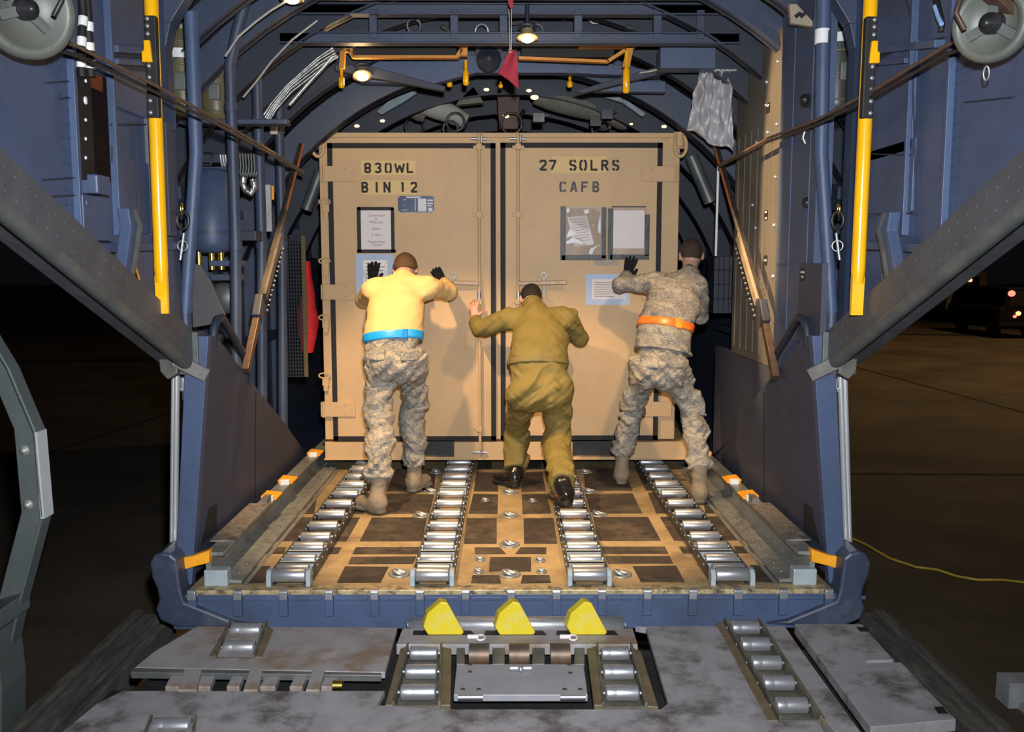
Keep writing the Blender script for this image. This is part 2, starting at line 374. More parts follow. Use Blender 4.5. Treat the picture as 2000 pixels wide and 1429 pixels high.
    for (a, b2) in zip(path[:-1], path[1:]):
        oa, ob = (a[0] + (.28 if a[1] > 2 else .05), a[1] + (.3 if a[0] < 1.6 else 0)), (b2[0] + (.28 if b2[1] > 2.7 else .05) if b2[0] > .5 else b2[0], b2[1] + (.3 if b2[0] < 1.6 else 0))
        f.hexa([(X(s, a[0]), yf, a[1]), (X(s, b2[0]), yf, b2[1]), (X(s, ob[0]), yf, ob[1]), (X(s, oa[0]), yf, oa[1])],
               [(X(s, a[0]), yf + .10, a[1]), (X(s, b2[0]), yf + .10, b2[1]), (X(s, ob[0]), yf + .10, ob[1]), (X(s, oa[0]), yf + .10, oa[1])])
    tag(f.build('trim_4' if s < 0 else 'trim_5', BLUE2, bevel=.004), 'curved frame edging the %s side of the cargo opening' % ('left' if s < 0 else 'right'), kind='structure')

# ---- hold: outer skin, ring frames, side linings
ZC = .93
def arc(R, a0, a1, n=28): return [(R*math.cos(a0 + (a1 - a0)*k/n), ZC + R*math.sin(a0 + (a1 - a0)*k/n)) for k in range(n + 1)]
A0 = math.radians(24)
c = MB()
pts = arc(2.50, A0, math.pi - A0, 40); n = len(pts)
for (ya_, ra), (yb_, rb) in (((4.72, 2.86), (6.9, 2.52)), ((6.9, 2.52), (14.5, 2.5))):
    pts = arc(ra, A0, math.pi - A0, 40); pt2 = arc(rb, A0, math.pi - A0, 40)
    c.add([(XC + x, y, z) for y, pp_ in ((ya_, pts), (yb_, pt2)) for x, z in pp_], [(i, i + 1, n + i + 1, n + i) for i in range(n - 1)])
tag(c.build('ceiling', paint('dark hold skin', (.012, .015, .023), .7, 0, .3, 4)), kind='structure')
w = MB(); w.box(XC - 2.45, XC + 2.45, 14.4, 14.5, -.2, 3.6); tag(w.build('wall_front', NAVY), kind='structure')
def ring_frame(y, Ri, Ro, t, name, mat, label, a=math.radians(20)):
    f = MB(); p, q = arc(Ri, a, math.pi - a, 36), arc(Ro, a, math.pi - a, 36)
    for i in range(36):
        f.hexa([(XC + p[i][0], y, p[i][1]), (XC + p[i+1][0], y, p[i+1][1]), (XC + q[i+1][0], y, q[i+1][1]), (XC + q[i][0], y, q[i][1])],
               [(XC + p[i][0], y + t, p[i][1]), (XC + p[i+1][0], y + t, p[i+1][1]), (XC + q[i+1][0], y + t, q[i+1][1]), (XC + q[i][0], y + t, q[i][1])])
    p2 = arc(Ri + .012, a, math.pi - a, 36)
    for i in range(36):      # inner flange
        f.hexa([(XC + p[i][0], y - .035, p[i][1]), (XC + p[i+1][0], y - .035, p[i+1][1]), (XC + p2[i+1][0], y - .035, p2[i+1][1]), (XC + p2[i][0], y - .035, p2[i][1])],
               [(XC + p[i][0], y + t + .035, p[i][1]), (XC + p[i+1][0], y + t + .035, p[i+1][1]), (XC + p2[i+1][0], y + t + .035, p2[i+1][1]), (XC + p2[i][0], y + t + .035, p2[i][1])])
    return tag(f.build(name, mat), label, kind='structure')
for i, y in enumerate((4.95, 5.3, 5.65, 6.0, 6.35, 6.7)):
    ring_frame(y, 2.67 - .20*(y - 4.95), 2.80 - .155*(y - 4.95), .03, 'trim_%d' % (10 + i), BLUE2 if i < 3 else NAVY, 'curved ring frame of the hold, number %s from the opening' % ('one two three four five six'.split()[i]))  # deeper frames get darker paint for the shade behind the trusses
ring_frame(7.02, 2.14, 2.34, .10, 'trim_20', BLUE2, 'wide arched frame directly above the tan container')
for i, y in enumerate((7.9, 8.9, 10., 11.2, 12.6)):
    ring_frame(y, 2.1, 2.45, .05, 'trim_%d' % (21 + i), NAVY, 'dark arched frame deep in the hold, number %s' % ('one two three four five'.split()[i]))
for s, nm in ((-1, 'wall_left_hold'), (1, 'wall_right_hold')):
    w = MB()
    def lowz(y): return 1.56 - .42*(y - 4.72)
    w.prism([(X(s, 2.12), 4.72, lowz(4.72)), (X(s, 2.12), 7.25, lowz(7.25)), (X(s, 2.12), 7.26, .0), (X(s, 2.12), 14.4, -.05), (X(s, 2.12), 14.4, 2.15), (X(s, 2.12), 4.72, 2.15)], (s*.08, 0, 0))
    w.box(min(X(s, 1.62), X(s, 2.15)), max(X(s, 1.62), X(s, 2.15)), 7.3, 14.4, -.12, -.0)
    for y in (5.2, 5.75, 6.3, 6.85, 7.4, 8.2):
        w.box(min(X(s, 2.02), X(s, 2.13)), max(X(s, 2.02), X(s, 2.13)), y, y + .04, max(lowz(y), 0), 2.1)
    w.box(min(X(s, 2.0), X(s, 2.13)), max(X(s, 2.0), X(s, 2.13)), 4.75, 9, 1.96, 2.02)
    w.box(min(X(s, 2.0), X(s, 2.13)), max(X(s, 2.0), X(s, 2.13)), 6.35, 9, 1.0, 1.05)
    tag(w.build(nm, [BLUE2]), kind='structure')

# ---- right: tall lined panel and blue panel nearest the opening
w = MB(); xp = X(1, 1.60)
pl = [on_x(1530, 55, xp), on_x(1476, 84, xp), on_x(1473, 124, xp), on_x(1442, 148, xp)]
yl, yn = on_x(1438, 300, xp).y, on_x(1531, 300, xp).y
w.m = 0; w.prism([V((xp, yn, 1.0)), V((xp, yl, 1.0)), V((xp, yl, pl[3].z)), pl[2], pl[1], V((xp, yn, pl[0].z))], (.04, 0, 0))
w.m = 4; w.prism([V((xp, yn, sillz(yn))), V((xp, yl + .5, sillz(yl + .5))), V((xp, yl + .5, .995)), V((xp, yn, .995))], (.04, 0, 0)); w.m = 0
for k in range(7):
    y = yn + (yl - yn)*(k + .5)/7; w.box(xp - .004, xp, y - .004, y + .004, 1.05, 2.5)
w.m = 1
for px, py in ((1497, 205), (1462, 135), (1458, 165), (1498, 160), (1520, 120), (1518, 242), (1500, 258), (1478, 278), (1515, 345), (1512, 440), (1510, 540), (1476, 445), (1470, 400)):
    p = on_x(px, py, xp - .004); w.ball(p, .014, 8)
w.m = 2
for px, py in ((1500, 211), (1496, 420), (1495, 508)):
    p = on_x(px, py, xp - .003); w.box(p.x - .002, p.x, p.y - .035, p.y + .035, p.z - .03, p.z + .03)
w.m = 3
for px, py in ((1500, 206), (1496, 414), (1496, 426), (1495, 508)):
    p = on_x(px, py, xp - .006); w.box(p.x - .001, p.x, p.y - .02, p.y + .02, p.z - .006, p.z + .006)
tag(w.build('wall_right_lining', [PANELL, STEEL, BLACK, PAPER, SLATE]), kind='structure')
w = MB(); yb = 4.80
w.box(xp - .03, xp + .05, yb, yn - .01, .9, 3.05)
w.box(xp - .036, xp - .03, yb + .1, yb + .11, 1.26, 3.0); w.box(xp - .036, xp - .03, yb + .42, yb + .43, 1.26, 3.0)
w.box(xp - .034, xp - .03, yb + .12, yn - .02, 1.63, 1.636)
w.m = 1; p = on_x(1568, 536, xp - .06)
w.box(xp - .06, xp - .03, p.y - .30, p.y + .06, 1.22, p.z + .06)
w.m = 2; w.box(xp - .062, xp - .06, p.y - .04, p.y + .04, p.z - .035, p.z + .035)
w.m = 3
for k, z in enumerate((.012, -.012)): w.box(xp - .0635, xp - .062, p.y - (.03, .016)[k], p.y + (.03, .016)[k], p.z + z - .005, p.z + z + .006)
tag(w.build('wall_right_panel', [BLUE, SLATE, BLACK, PAPER], bevel=.003), kind='structure')

# ---- ceiling trusses across the hold
def truss(y, za, zb, half, name, label, posts):
    t = MB()
    for z in (za, zb):
        t.box(XC - half, XC + half, y, y + .012, z - .035, z + .035); t.box(XC - half, XC + half, y - .045, y + .05, z - .037, z - .028); t.box(XC - half, XC + half, y - .03, y + .03, z + .028, z + .036)
    for x in posts: t.beam((XC + x, y + .01, za), (XC + x, y + .01, zb), .05, .04, up=(0, 1, 0))
    return tag(t.build(name, BLUE2, bevel=.003), label, kind='structure')
truss(6.0, 3.04, 3.215, 1.45, 'trim_30', 'ladder-like cross truss under the ceiling, the lower of the pair of beams by the lamp', (-.86, -.35, -.04, .43, .93, 1.2))
truss(5.75, 3.25, 3.40, 1.3, 'trim_31', 'upper cross truss at the top edge of the photo', (-.95, -.3, .5, .9))
# ------------------------------------------------------------------ roller conveyors on the ramp floor
def conveyor(x, label, y0=4.52, y1=8.0):
    t = thing('roller_conveyor', (x, y0, 0), label, 'roller conveyor', 'roller conveyors running up the ramp')
    for s in (-1, 1):
        f = MB(); xo = x + s*.100
        f.box(xo - .006, xo + .006, y0 + .02, y1, .006, .062); f.box(min(xo, xo - s*.03), max(xo, xo - s*.03), y0 + .02, y1, .006, .012)
        f.m = 1
        for k in range(26): f.cyl((xo - .009, y0 + .08 + k*.13, .05), (xo + .009, y0 + .08 + k*.13, .05), .008, n=8)
        f.build('side_channel', [paint('dark channel metal', (.07, .075, .075), .45, .5, .3, 9), STEEL], t)
        e = MB(); e.prism([(xo - .012, y0, .004), (xo - .012, y0 + .06, .004), (xo - .012, y0 + .06, .085), (xo - .012, y0 + .02, .085), (xo - .012, y0, .06)], (.024, 0, 0))
        e.build('end_cheek', PALEB, t, bevel=.003)
    ys = [4.555, 4.63, 4.80, 5.02, 5.21, 5.44, 5.70, 5.96, 6.22, 6.49, 6.73, 6.98, 7.23, 7.48, 7.73]
    for i, yy in enumerate(ys):
        r = MB(); R = .031 if i else .036
        r.lathe((x - .088, yy, .055), (1, 0, 0), [(0, R*.5), (.004, R*.94), (.008, R), (.168, R), (.172, R*.94), (.176, R*.5)], 20)
        r.cyl((x - .100, yy, .055), (x + .100, yy, .055), .010, n=8)
        r.build('roller', STEEL, t)
    for yy in (4.72, 4.91, 6.36):
        b = MB(); b.box(x - .094, x + .094, yy - .004, yy + .004, .008, .066); b.box(x - .094, x + .094, yy - .004, yy + .03, .062, .066)
        for q in (-.07, .07): b.cyl((x + q, yy - .010, .038), (x + q, yy, .038), .010, n=8)
        b.tube([(x - .03, yy - .01, .045), (x - .028, yy - .022, .035), (x + .028, yy - .022, .035), (x + .03, yy - .01, .045)], .004, 6)
        b.build('spacer_bracket', PALEB, t)
PALEB = paint('pale blue grey bracket', (.36, .42, .45), .45, .2, .12, 9)
for dx, lab in ((-1.128, 'outer roller conveyor nearest the left guide rail'),
                (-.400, 'inner roller conveyor right of the boots of the man in the blue belt'),
                (.400, 'inner roller conveyor on which the man in green coveralls plants his boot'),
                (1.128, 'outer roller conveyor passing between the legs of the man in the orange belt')):
    conveyor(XC + dx, lab)

# ------------------------------------------------------------------ guide rails along both edges of the ramp
for s, w_ in ((-1, 'left'), (1, 'right')):
    x = X(s, 1.50); y0, y1 = 4.58, 8.6
    t = thing('cargo_guide_rail', (x, y0, 0), 'pale grey cargo guide rail with yellow detents along the %s edge of the ramp' % w_, 'guide rail', 'guide rails along the ramp')
    b = MB()
    prof = [(.10, .002), (.10, .02), (.02, .03), (.01, .145), (-.05, .15), (-.05, .165), (.06, .168), (.065, .03), (.10, .02)]
    prof = [(-.12, .003), (.06, .003), (.06, .165), (-.03, .168), (-.03, .150), (.035, .148), (.03, .035), (-.12, .018)]
    b.prism([(x + s*a, y0, z) for a, z in prof], (0, y1 - y0, 0))
    b.m = 1
    for k in range(24): b.lathe((x - s*.075, y0 + .12 + k*.14, .02), (0, 0, 1), [(0, .013), (.006, .013), (.010, .007), (.0105, .001)], 10)
    b.build('rail', [RAILM, GREYM], t)
    b = MB(); b.box(x - .06, x + .06, y0 - .04, y0 + .03, .0, .085); b.build('end_block', PALEB, t, bevel=.006)
    b = MB()
    q = [(.0, .10), (.06, .07), (.12, .055), (.2, .065)]
    fp = [on_y(*q_, 4.545) for q_ in ((409, 1074), (408, 1099), (380, 1106), (352, 1114), (346, 1091), (375, 1086))]
    b.prism([V((XC + s*abs(p_.x - XC), p_.y, p_.z)) for p_ in fp], (0, .05, 0))
    b.build('end_flap', ORNG, t, bevel=.003)
    for yy in (5.62, 6.05, 6.95):
        b = MB(); b.hexa([(x - s*.045, yy, .169), (x + s*.045, yy, .150), (x + s*.045, yy + .16, .150), (x - s*.045, yy + .16, .169)], [(x - s*.045, yy, .18), (x + s*.055, yy, .192), (x + s*.055, yy + .16, .192), (x - s*.045, yy + .16, .18)])
        o = b.build('detent', ORNG, t, bevel=.003)
        b = MB(); b.box(x - .03, x + .03, yy - .03, yy, .165, .20); b.build('detent_block', WHITE, o, bevel=.003)
    b = MB(); b.box(min(x - s*.04, x + s*.09), max(x - s*.04, x + s*.09), 4.75, 5.5, .168, .180); b.box(x - .02, x + .02, 5.50, 5.60, .165, .21); b.build('worn_cap_strip', paint('worn brown strip', (.20, .18, .16), .6, .2, .4, 12, stain=(.07, .04, .03), stain_amt=.8, stain_scale=10), t)

# ------------------------------------------------------------------ cargo loader parked against the ramp
ZD = -.10
L = thing('cargo_loader', on_z(1000, 1300, ZD - .3), 'scuffed grey cargo loader deck with steel rollers and yellow stops below the ramp edge', 'cargo loader')
def deckpoly(pts, z=ZD): return [on_z(px, py, z) for px, py in pts]
def plate(pts, name, mat, th=.03, z=ZD, parent=None, bev=.004):
    b = MB(); b.prism([p - V((0, 0, th)) for p in deckpoly(pts, z)], (0, 0, th)); return b.build(name, mat, parent or L, bevel=bev)
u = MB(); p, q = on_z(200, 1300, ZD), on_z(1850, 1410, ZD)
u.box(X(-1, 1.62), X(1, 1.66), 2.3, 4.22, ZD - .34, ZD - .10); u.build('deck_frame', UNDER, L, bevel=.01)
plate([(385, 1222), (776, 1225), (752, 1312), (262, 1303), (300, 1272)], 'front_deck_plate', DECK, .03)
pl = plate([(258, 1303), (745, 1313), (745, 1318), (255, 1312)], 'front_deck_lip', GREYM, .03, ZD + .002)
plate([(120, 1429), (190, 1372), (240, 1348), (752, 1348), (735, 1376), (890, 1384), (1290, 1384), (1305, 1372), (1262, 1226), (1240, 1222), (1402, 1222), (1502, 1406), (1596, 1408), (1612, 1429), (1700, 1460), (1750, 1560), (-60, 1560)], 'main_deck_plate', DECK2, .03)
plate([(1494, 1222), (1533, 1222), (1582, 1292), (1682, 1429), (1735, 1500), (1660, 1460), (1607, 1400)], 'narrow_deck_strip', DECK2, .05)
plate([(1552, 1218), (1684, 1218), (1746, 1288), (1690, 1290), (1694, 1294), (1760, 1292), (1868, 1404), (1712, 1418), (1700, 1418)], 'side_deck_plate', DECK2, .05, ZD + .008)
for q in (((1672, 1224), (1690, 1224), (1696, 1233), (1680, 1233)), ((1824, 1380), (1842, 1380), (1852, 1393), (1832, 1393))):
    b = MB(); b.prism(deckpoly(q, ZD + .0085), (0, 0, .001)); b.build('lashing_slot', BLACK, L)
# bar with the three yellow stops
bar = plate([(786, 1226), (1236, 1226), (1246, 1258), (774, 1258)], 'stop_bar', DECK, .05, ZD + .012)
for c_ in (870, 1010, 1150):
    b = MB(); b.prism(deckpoly([(c_ - 62, 1231), (c_ + 50, 1231), (c_ + 58, 1240), (c_ - 64, 1240)], ZD + .0125), (0, 0, .001)); b.build('stop_slot', BLACK, bar)
    p = on_z(c_ - 4, 1240, ZD + .012); b = MB(); k = .98
    prof = [(-.085, .025), (-.062, 0), (.112, 0), (.118, .012), (.022, .158), (-.012, .165), (-.072, .115), (-.098, .045)]
    prof = [(-.072, 0), (.090, 0), (.098, .014), (.022, .158), (-.01, .165), (-.076, .105), (-.096, .04)]
    b.prism([(p.x + x*k, p.y, p.z + z*k) for x, z in prof], (-.012, .055, 0)); b.build('yellow_stop', YELW, L, bevel=.006)
for c_ in (926, 1106):
    p = on_z(c_, 1247, ZD + .013); b = MB(); b.torus((p.x + .03, p.y, p.z + .006), (0, 0, 1), .025, .005, 18, 6, .8, 1.2); b.cyl((p.x - .03, p.y, p.z + .01), (p.x + .02, p.y, p.z + .01), .011, n=8); b.build('pull_ring', [PAPER], bar)
b = MB(); p, q = on_z(796, 1216, ZD + .03), on_z(1222, 1216, ZD + .03)
b.lathe((p.x, p.y, ZD + .02), (1, 0, 0), [(0, .016), (.012, .016), (.013, .036), (.135, .036), (.14, .04), (q.x - p.x - .14, .04), (q.x - p.x - .135, .036), (q.x - p.x - .013, .036), (q.x - p.x - .012, .016), (q.x - p.x, .016)], 18); b.build('edge_roller', STEEL, L)
# roller trays
def tray(fl_, fr_, bl_, br_, rows, name='roller_tray', lift=.004, skip_front=False):
    a, b_, c_, d_ = [on_z(*q, ZD + lift) for q in (fl_, fr_, bl_, br_)]   # far-left, far-right, near-left, near-right
    m = MB(); m.hexa([v - V((0, 0, .06)) for v in (a, b_, d_, c_)], [v - V((0, 0, .05)) for v in (a, b_, d_, c_)])
    wv = (b_ - a).normalized()
    for e0, e1 in ((a, c_), (b_, d_)): m.beam(e0 - V((0, 0, .022)), e1 - V((0, 0, .022)), .010, .065)
    m.beam(a - V((0, 0, .03)), b_ - V((0, 0, .03)), .008, .05); m.beam(c_ - V((0, 0, .03)), d_ - V((0, 0, .03)), .008, .05)
    t = m.build(name, TRAYM, L)
    for k in range(rows):
        f = (k + .35)/rows if rows > 1 else .5
        p, q = a.lerp(c_, f), b_.lerp(d_, f); x0, x1 = p.x + .012, q.x - .012; yy = (p.y + q.y)/2
        r = MB(); R = .032
        r.lathe((x0, yy, ZD + lift - .012), (1, 0, 0), [(0, R*.4), (.006, R*.96), (.010, R), ((x1-x0)*.3, R), ((x1-x0)*.3 + .002, R*.985), ((x1-x0)*.36, R), (x1 - x0 - .010, R), (x1 - x0 - .006, R*.96), (x1 - x0, R*.4)], 20)
        r.cyl((x0 - .02, yy, ZD + lift - .012), (x1 + .02, yy, ZD + lift - .012), .008, n=8)
        r.build('roller', STEEL, t)
    return t
def cheeks(pts1, pts2):
    for pts in (pts1, pts2):
        b = MB(); b.prism([p - V((0, 0, .03)) for p in deckpoly(pts, ZD + .004)], (0, 0, .03)); b.build('tray_cheek', paint('brown tray cheek', (.16, .125, .075), .55, .3, .3, 9), L, bevel=.003)
tray((797, 1258), (862, 1258), (768, 1374), (858, 1374), 3)
cheeks([(782, 1266), (796, 1260), (768, 1376), (752, 1376)], [(864, 1262), (882, 1266), (880, 1376), (860, 1376)])
tray((1166, 1258), (1232, 1258), (1178, 1376), (1262, 1376), 3)
cheeks([(1146, 1266), (1164, 1260), (1178, 1376), (1160, 1376)], [(1234, 1262), (1252, 1272), (1286, 1380), (1264, 1378)])
tray((1416, 1210), (1482, 1210), (1524, 1402), (1604, 1402), 5)
cheeks([(1398, 1216), (1412, 1212), (1520, 1406), (1500, 1406)], [(1484, 1214), (1492, 1216), (1614, 1404), (1606, 1404)])
tray((450, 1214), (520, 1214), (420, 1282), (496, 1282), 2, lift=.012)
cheeks([(522, 1218), (534, 1230), (512, 1282), (498, 1282)], [(440, 1225), (448, 1220), (420, 1282), (408, 1280)])
tray((296, 1400), (382, 1400), (270, 1470), (372, 1470), 2)
# centre hatch, cams and hinges
hat = plate([(892, 1296), (1140, 1296), (1148, 1356), (886, 1356)], 'hatch_plate', paint('lavender grey hatch', (.28, .28, .31), .55, .1, .1, 6), .03, ZD + .004)
b = MB(); p = on_z(1017, 1304, ZD + .02); b.cyl((p.x - .045, p.y, p.z), (p.x + .045, p.y, p.z), .012, n=12); b.ball((p.x, p.y - .01, p.z), .014, 8); b.build('hatch_handle', STEEL, hat)
for c_ in (919, 1119):
    p = on_z(c_, 1361, ZD + .012); b = MB(); b.cyl((p.x - .05, p.y, p.z), (p.x + .05, p.y, p.z), .011, n=10); b.build('hatch_hinge', STEEL, hat)
for px, py in ((904, 1346), (935, 1346), (1103, 1346), (1133, 1346), (918, 1298), (918, 1312), (1112, 1298), (1114, 1314)):
    p = on_z(px, py, ZD + .004); b = MB(); b.lathe(p, (0, 0, 1), [(0, .010), (.003, .009), (.004, .001)], 10); b.build('hatch_screw', RUST, hat)
for c_ in (936, 1014, 1094):
    p = on_z(c_, 1278, ZD - .02); b = MB(); b.lathe((p.x - .045, p.y, p.z), (1, 0, 0), [(0, .05), (.09, .05)], 20); b.build('cam_drum', paint('brown cam steel', (.10, .075, .06), .5, .4, .4, 9, stain=(.3, .15, .05), stain_amt=.4), L)
for a_, b2 in ((892, 908), (962, 986), (1040, 1064), (1122, 1142)):
    plate([(a_, 1264), (b2, 1264), (b2, 1296), (a_ - 1, 1296)], 'hatch_web', GREYM, .02)
# hinge fingers between the left plates
for i, (a_, w_) in enumerate(((325, 30), (350, 42), (385, 32), (445, 28), (478, 32), (510, 34), (568, 28), (600, 30), (628, 30))):
    tall = i % 3 == 1; y0 = 1305 if tall else 1316
    plate([(a_ + 10, y0), (a_ + 10 + w_*.8, y0), (a_ + w_*.8, 1340 if not tall else 1346), (a_ - 3, 1340 if not tall else 1346)], 'hinge_finger', DECK, .035, ZD + (.010 if tall else -.012))
b = MB(); p = on_z(660, 1338, ZD - .01); b.cyl((p.x - .02, p.y, p.z), (p.x + .02, p.y, p.z), .022, n=12); b.build('hinge_pin', BRASS, L)
# long weathered side beams of the loader
for s in (-1, 1):
    b = MB(); x = X(s, 1.98)
    b.box(x - .12, x + .12, 1.2, 4.95, -.46, -.30); b.box(x - .10, x - .05, 1.2, 4.93, -.30, -.265); b.box(x + .03, x + .09, 1.2, 4.93, -.30, -.27)
    b.build('side_beam', WOOD, L, bevel=.01)
b = MB()
for s in (-1, 1):
    for yy in (2.2, 3.2, 4.0): b.box(min(X(s, 1.5), X(s, 1.9)), max(X(s, 1.5), X(s, 1.9)), yy, yy + .1, -.44, -.34)
    b.box(X(s, .9) - .25, X(s, .9) + .25, 2.2, 3.9, ZG, ZD - .33)
b.build('undercarriage', UNDER, L)
# bent guard post at the left
yg = 3.85; gp = thing('guard_post', on_y(40, 1240, yg), 'bent grey steel guard post bolted beside the loader at the left edge', 'guard post')
def gpt(px, py, d=0): return on_y(px, py, yg + d)
cl = [(-60, 600), (10, 715), (62, 838), (76, 1000), (30, 1175), (5, 1300)]
def strip(w0, w1, d0, d1, nm, mat):
    b = MB(); rs = []
    for px, py in cl:
        c = gpt(px, py); rs.append([c + V((a, dd, 0)) for a, dd in ((w0, d0), (w1, d0), (w1, d1), (w0, d1))])
    b.rings(rs); 
    b.sm = [False]*len(b.sm)
    return b.build(nm, mat, gp, bevel=.003)
strip(-.075, .045, 0, .012, 'web', GUARDM)
strip(.040, .053, -.07, .012, 'flange', GUARDM)
b = MB(); a, c = gpt(78, 838), gpt(95, 1004)
b.hexa([a + V((.012, -.07, 0)), a + V((.022, -.07, 0)), a + V((.022, .012, 0)), a + V((.012, .012, 0))], [c + V((.0, -.07, 0)), c + V((.016, -.07, 0)), c + V((.016, .012, 0)), c + V((.0, .012, 0))]); b.build('wear_plate', paint('pale grey plate', (.5, .54, .57), .4, .1, .06, 9), gp)
for q in ((48, 879), (55, 985)):
    p = gpt(*q); b = MB(); b.lathe(p - V((0, 0, 0)), (0, -1, 0), [(0, .021), (.004, .021), (.005, .013), (.016, .012), (.017, .001)], 12); b.build('bolt', paint('zinc bolt', (.6, .58, .52), .35, .6, .1, 20), gp)
b = MB(); a = gpt(-40, 1150); b.prism([gpt(-40, 1180, .02), gpt(60, 1150, .02), gpt(60, 1185, .02), gpt(0, 1235, .02), gpt(-40, 1250, .02)], (0, -.25, 0))
b.prism([gpt(-80, 1235, .02), gpt(40, 1200, .02), gpt(52, 1310, .02), gpt(50, 1440, .02), gpt(-80, 1440, .02)], (0, -.2, 0)); 
q = gpt(0, 1400); b.box(q.x - .15, q.x + .10, yg - .2, yg, ZG, q.z + .1)
b.build('foot_bracket', GUARDM, gp, bevel=.006)
# ------------------------------------------------------------------ tan shipping container
YD = CONT_Y
C0 = on_y(980, 897, YD)
BIN = thing('shipping_container', (C0.x, YD + 1.1, .09), 'big desert tan double-door shipping container being pushed up the ramp rollers', 'shipping container')
def cy(px, py, off=0.): return on_y(px, py, YD - off)
xl, xr = -1.435, 1.325; zt = 2.615; zb = .09
b = MB(); b.box(xl, xr, YD, YD + 2.2, zb + .16, zt)
b.box(xl - .005, xr + .01, YD - .012, YD + .02, zt - .03, zt + .008)
b.m = 0
b.build('body', TAN, BIN, bevel=.006)
base_top = cy(1000, 862).z
b = MB(); x1 = 1.455
def zpx(py): return cy(1000, py).z
pk = [(cy(820, 880).x, cy(887, 880).x), (cy(1118, 880).x, cy(1197, 880).x)]
xs = [xl, pk[0][0], pk[0][1], pk[1][0], pk[1][1], x1]
for i in (0, 2, 4): b.box(xs[i], xs[i+1], YD - .02, YD + 2.2, zb, base_top)
for i in (1, 3): b.box(xs[i], xs[i+1], YD - .02, YD + 2.2, zb, zpx(891)); b.box(xs[i], xs[i+1], YD + .5, YD + 2.2, zpx(891), base_top)
b.box(xl - .01, x1 + .01, YD - .03, YD + 2.2, zb, zb + .012)
b.build('pallet_base', TAN, BIN, bevel=.004)
for i in (1, 3):
    b = MB(); b.box(xs[i] + .002, xs[i+1] - .002, YD + .03, YD + .04, zpx(891), base_top - .004); b.build('fork_pocket', BLACKM, BIN)
def ribbon(mb, x0, x1, z0, z1, d0=.0, d1=.012): mb.box(x0, x1, YD - d1, YD - d0, z0, z1)
# doors
for i, (px0, px1, py0, py1, gl, gr, word) in enumerate(((652, 968, 280, 858, 10, 10, 'left'), (978, 1294, 279, 857, 10, 8, 'right'))):
    p, q = cy(px0, py1), cy(px1, py0)
    d = MB(); d.box(p.x, q.x, YD - .016, YD + .005, zpx(py1), zpx(py0))
    door = d.build('door', TAN, BIN, bevel=.004)
    # black gasket round the door
    g = MB(); t = .039; a, c, e, f = p.x, q.x, zpx(py1 + 1), zpx(py0)
    for bx in ((a, a + t, e, f), (c - t, c, e, f), (a, c, e, e + t*.9), (a, c, f - t, f)): g.box(bx[0], bx[1], YD - .020, YD - .015, bx[2], bx[3])
    g.build('gasket', GASK, door)
    # hinges
    for hy in (340, 570, 798):
        h = MB()
        if i == 0: h0, h1 = cy(628, hy).x, cy(695, hy).x
        else: h0, h1 = cy(1252, hy).x, cy(1323 if hy < 700 else 1314, hy).x
        hz = cy(1000, hy).z; h.box(h0, h1, YD - .030, YD - .016, hz - .058, hz + .058)
        kx = h0 + .022 if i == 0 else h1 - .022; h.cyl((kx, YD - .03, hz - .062), (kx, YD - .03, hz + .062), .011, n=10)
        for u_, v_ in ((.28, .035), (.28, -.035), (.08, 0)):
            xx = h1 - u_*(h1-h0)*1.0 if i == 0 else h0 + u_*(h1-h0); h.lathe((xx, YD - .030, hz + v_), (0, -1, 0), [(0, .007), (.003, .006), (.004, .001)], 8)
        h.build('hinge', TAN, door, bevel=.002)
    # lock rod with its guides and handle
    rx = 936 if i == 0 else 1012
    r = MB(); top, bot = cy(rx, 262), cy(rx - 0, 876); r.cyl((top.x, YD - .05, bot.z), (top.x, YD - .05, top.z), .012, n=12)
    rod = r.build('lock_rod', TAN, door)
    for gy in (288, 420, 588, 835):
        c = cy(rx, gy); r = MB(); r.box(c.x - .022, c.x + .022, YD - .068, YD - .012, c.z - .022, c.z + .022); r.box(c.x - .045, c.x + .045, YD - .022, YD - .012, c.z - .014, c.z + .014); r.build('rod_guide', TAN, rod, bevel=.003)
    for gy in (272, 880):
        c = cy(rx, gy); r = MB(); r.cyl((c.x - .06, YD - .045, c.z), (c.x + .06, YD - .045, c.z - .004), .010, n=8); r.cyl((c.x + .02, YD - .06, c.z - .03), (c.x + .02, YD - .06, c.z + .03), .008, n=8); r.build('rod_cam', STEEL, rod)
    hx = ((936, 886) if i == 0 else (1012, 1106)); c0, c1 = cy(hx[0], 553), cy(hx[1], 551)
    r = MB(); r.beam((c0.x, YD - .06, c0.z), (c1.x, YD - .075, c1.z), .018, .032, up=(0, 0, 1)); hd = r.build('handle', paint('worn tan handle', (.33, .22, .13), .45, .1, .2, 20), rod, bevel=.005)
    r = MB(); m_ = (c0*.0 + c1) if i == 0 else cy(1062, 551)
    r.torus((m_.x, YD - .035, m_.z + .055), (0, 1, 0), .022, .005, 16, 6); r.cyl((m_.x, YD - .05, m_.z - .09), (m_.x, YD - .05, m_.z + .03), .010, n=8); r.build('handle_catch', STEEL, hd)
    c = cy(rx, 577); r = MB(); r.cyl((c.x, YD - .055, c.z - .035), (c.x, YD - .055, c.z + .035), .016, n=10); r.build('rod_collar', STEEL, rod)
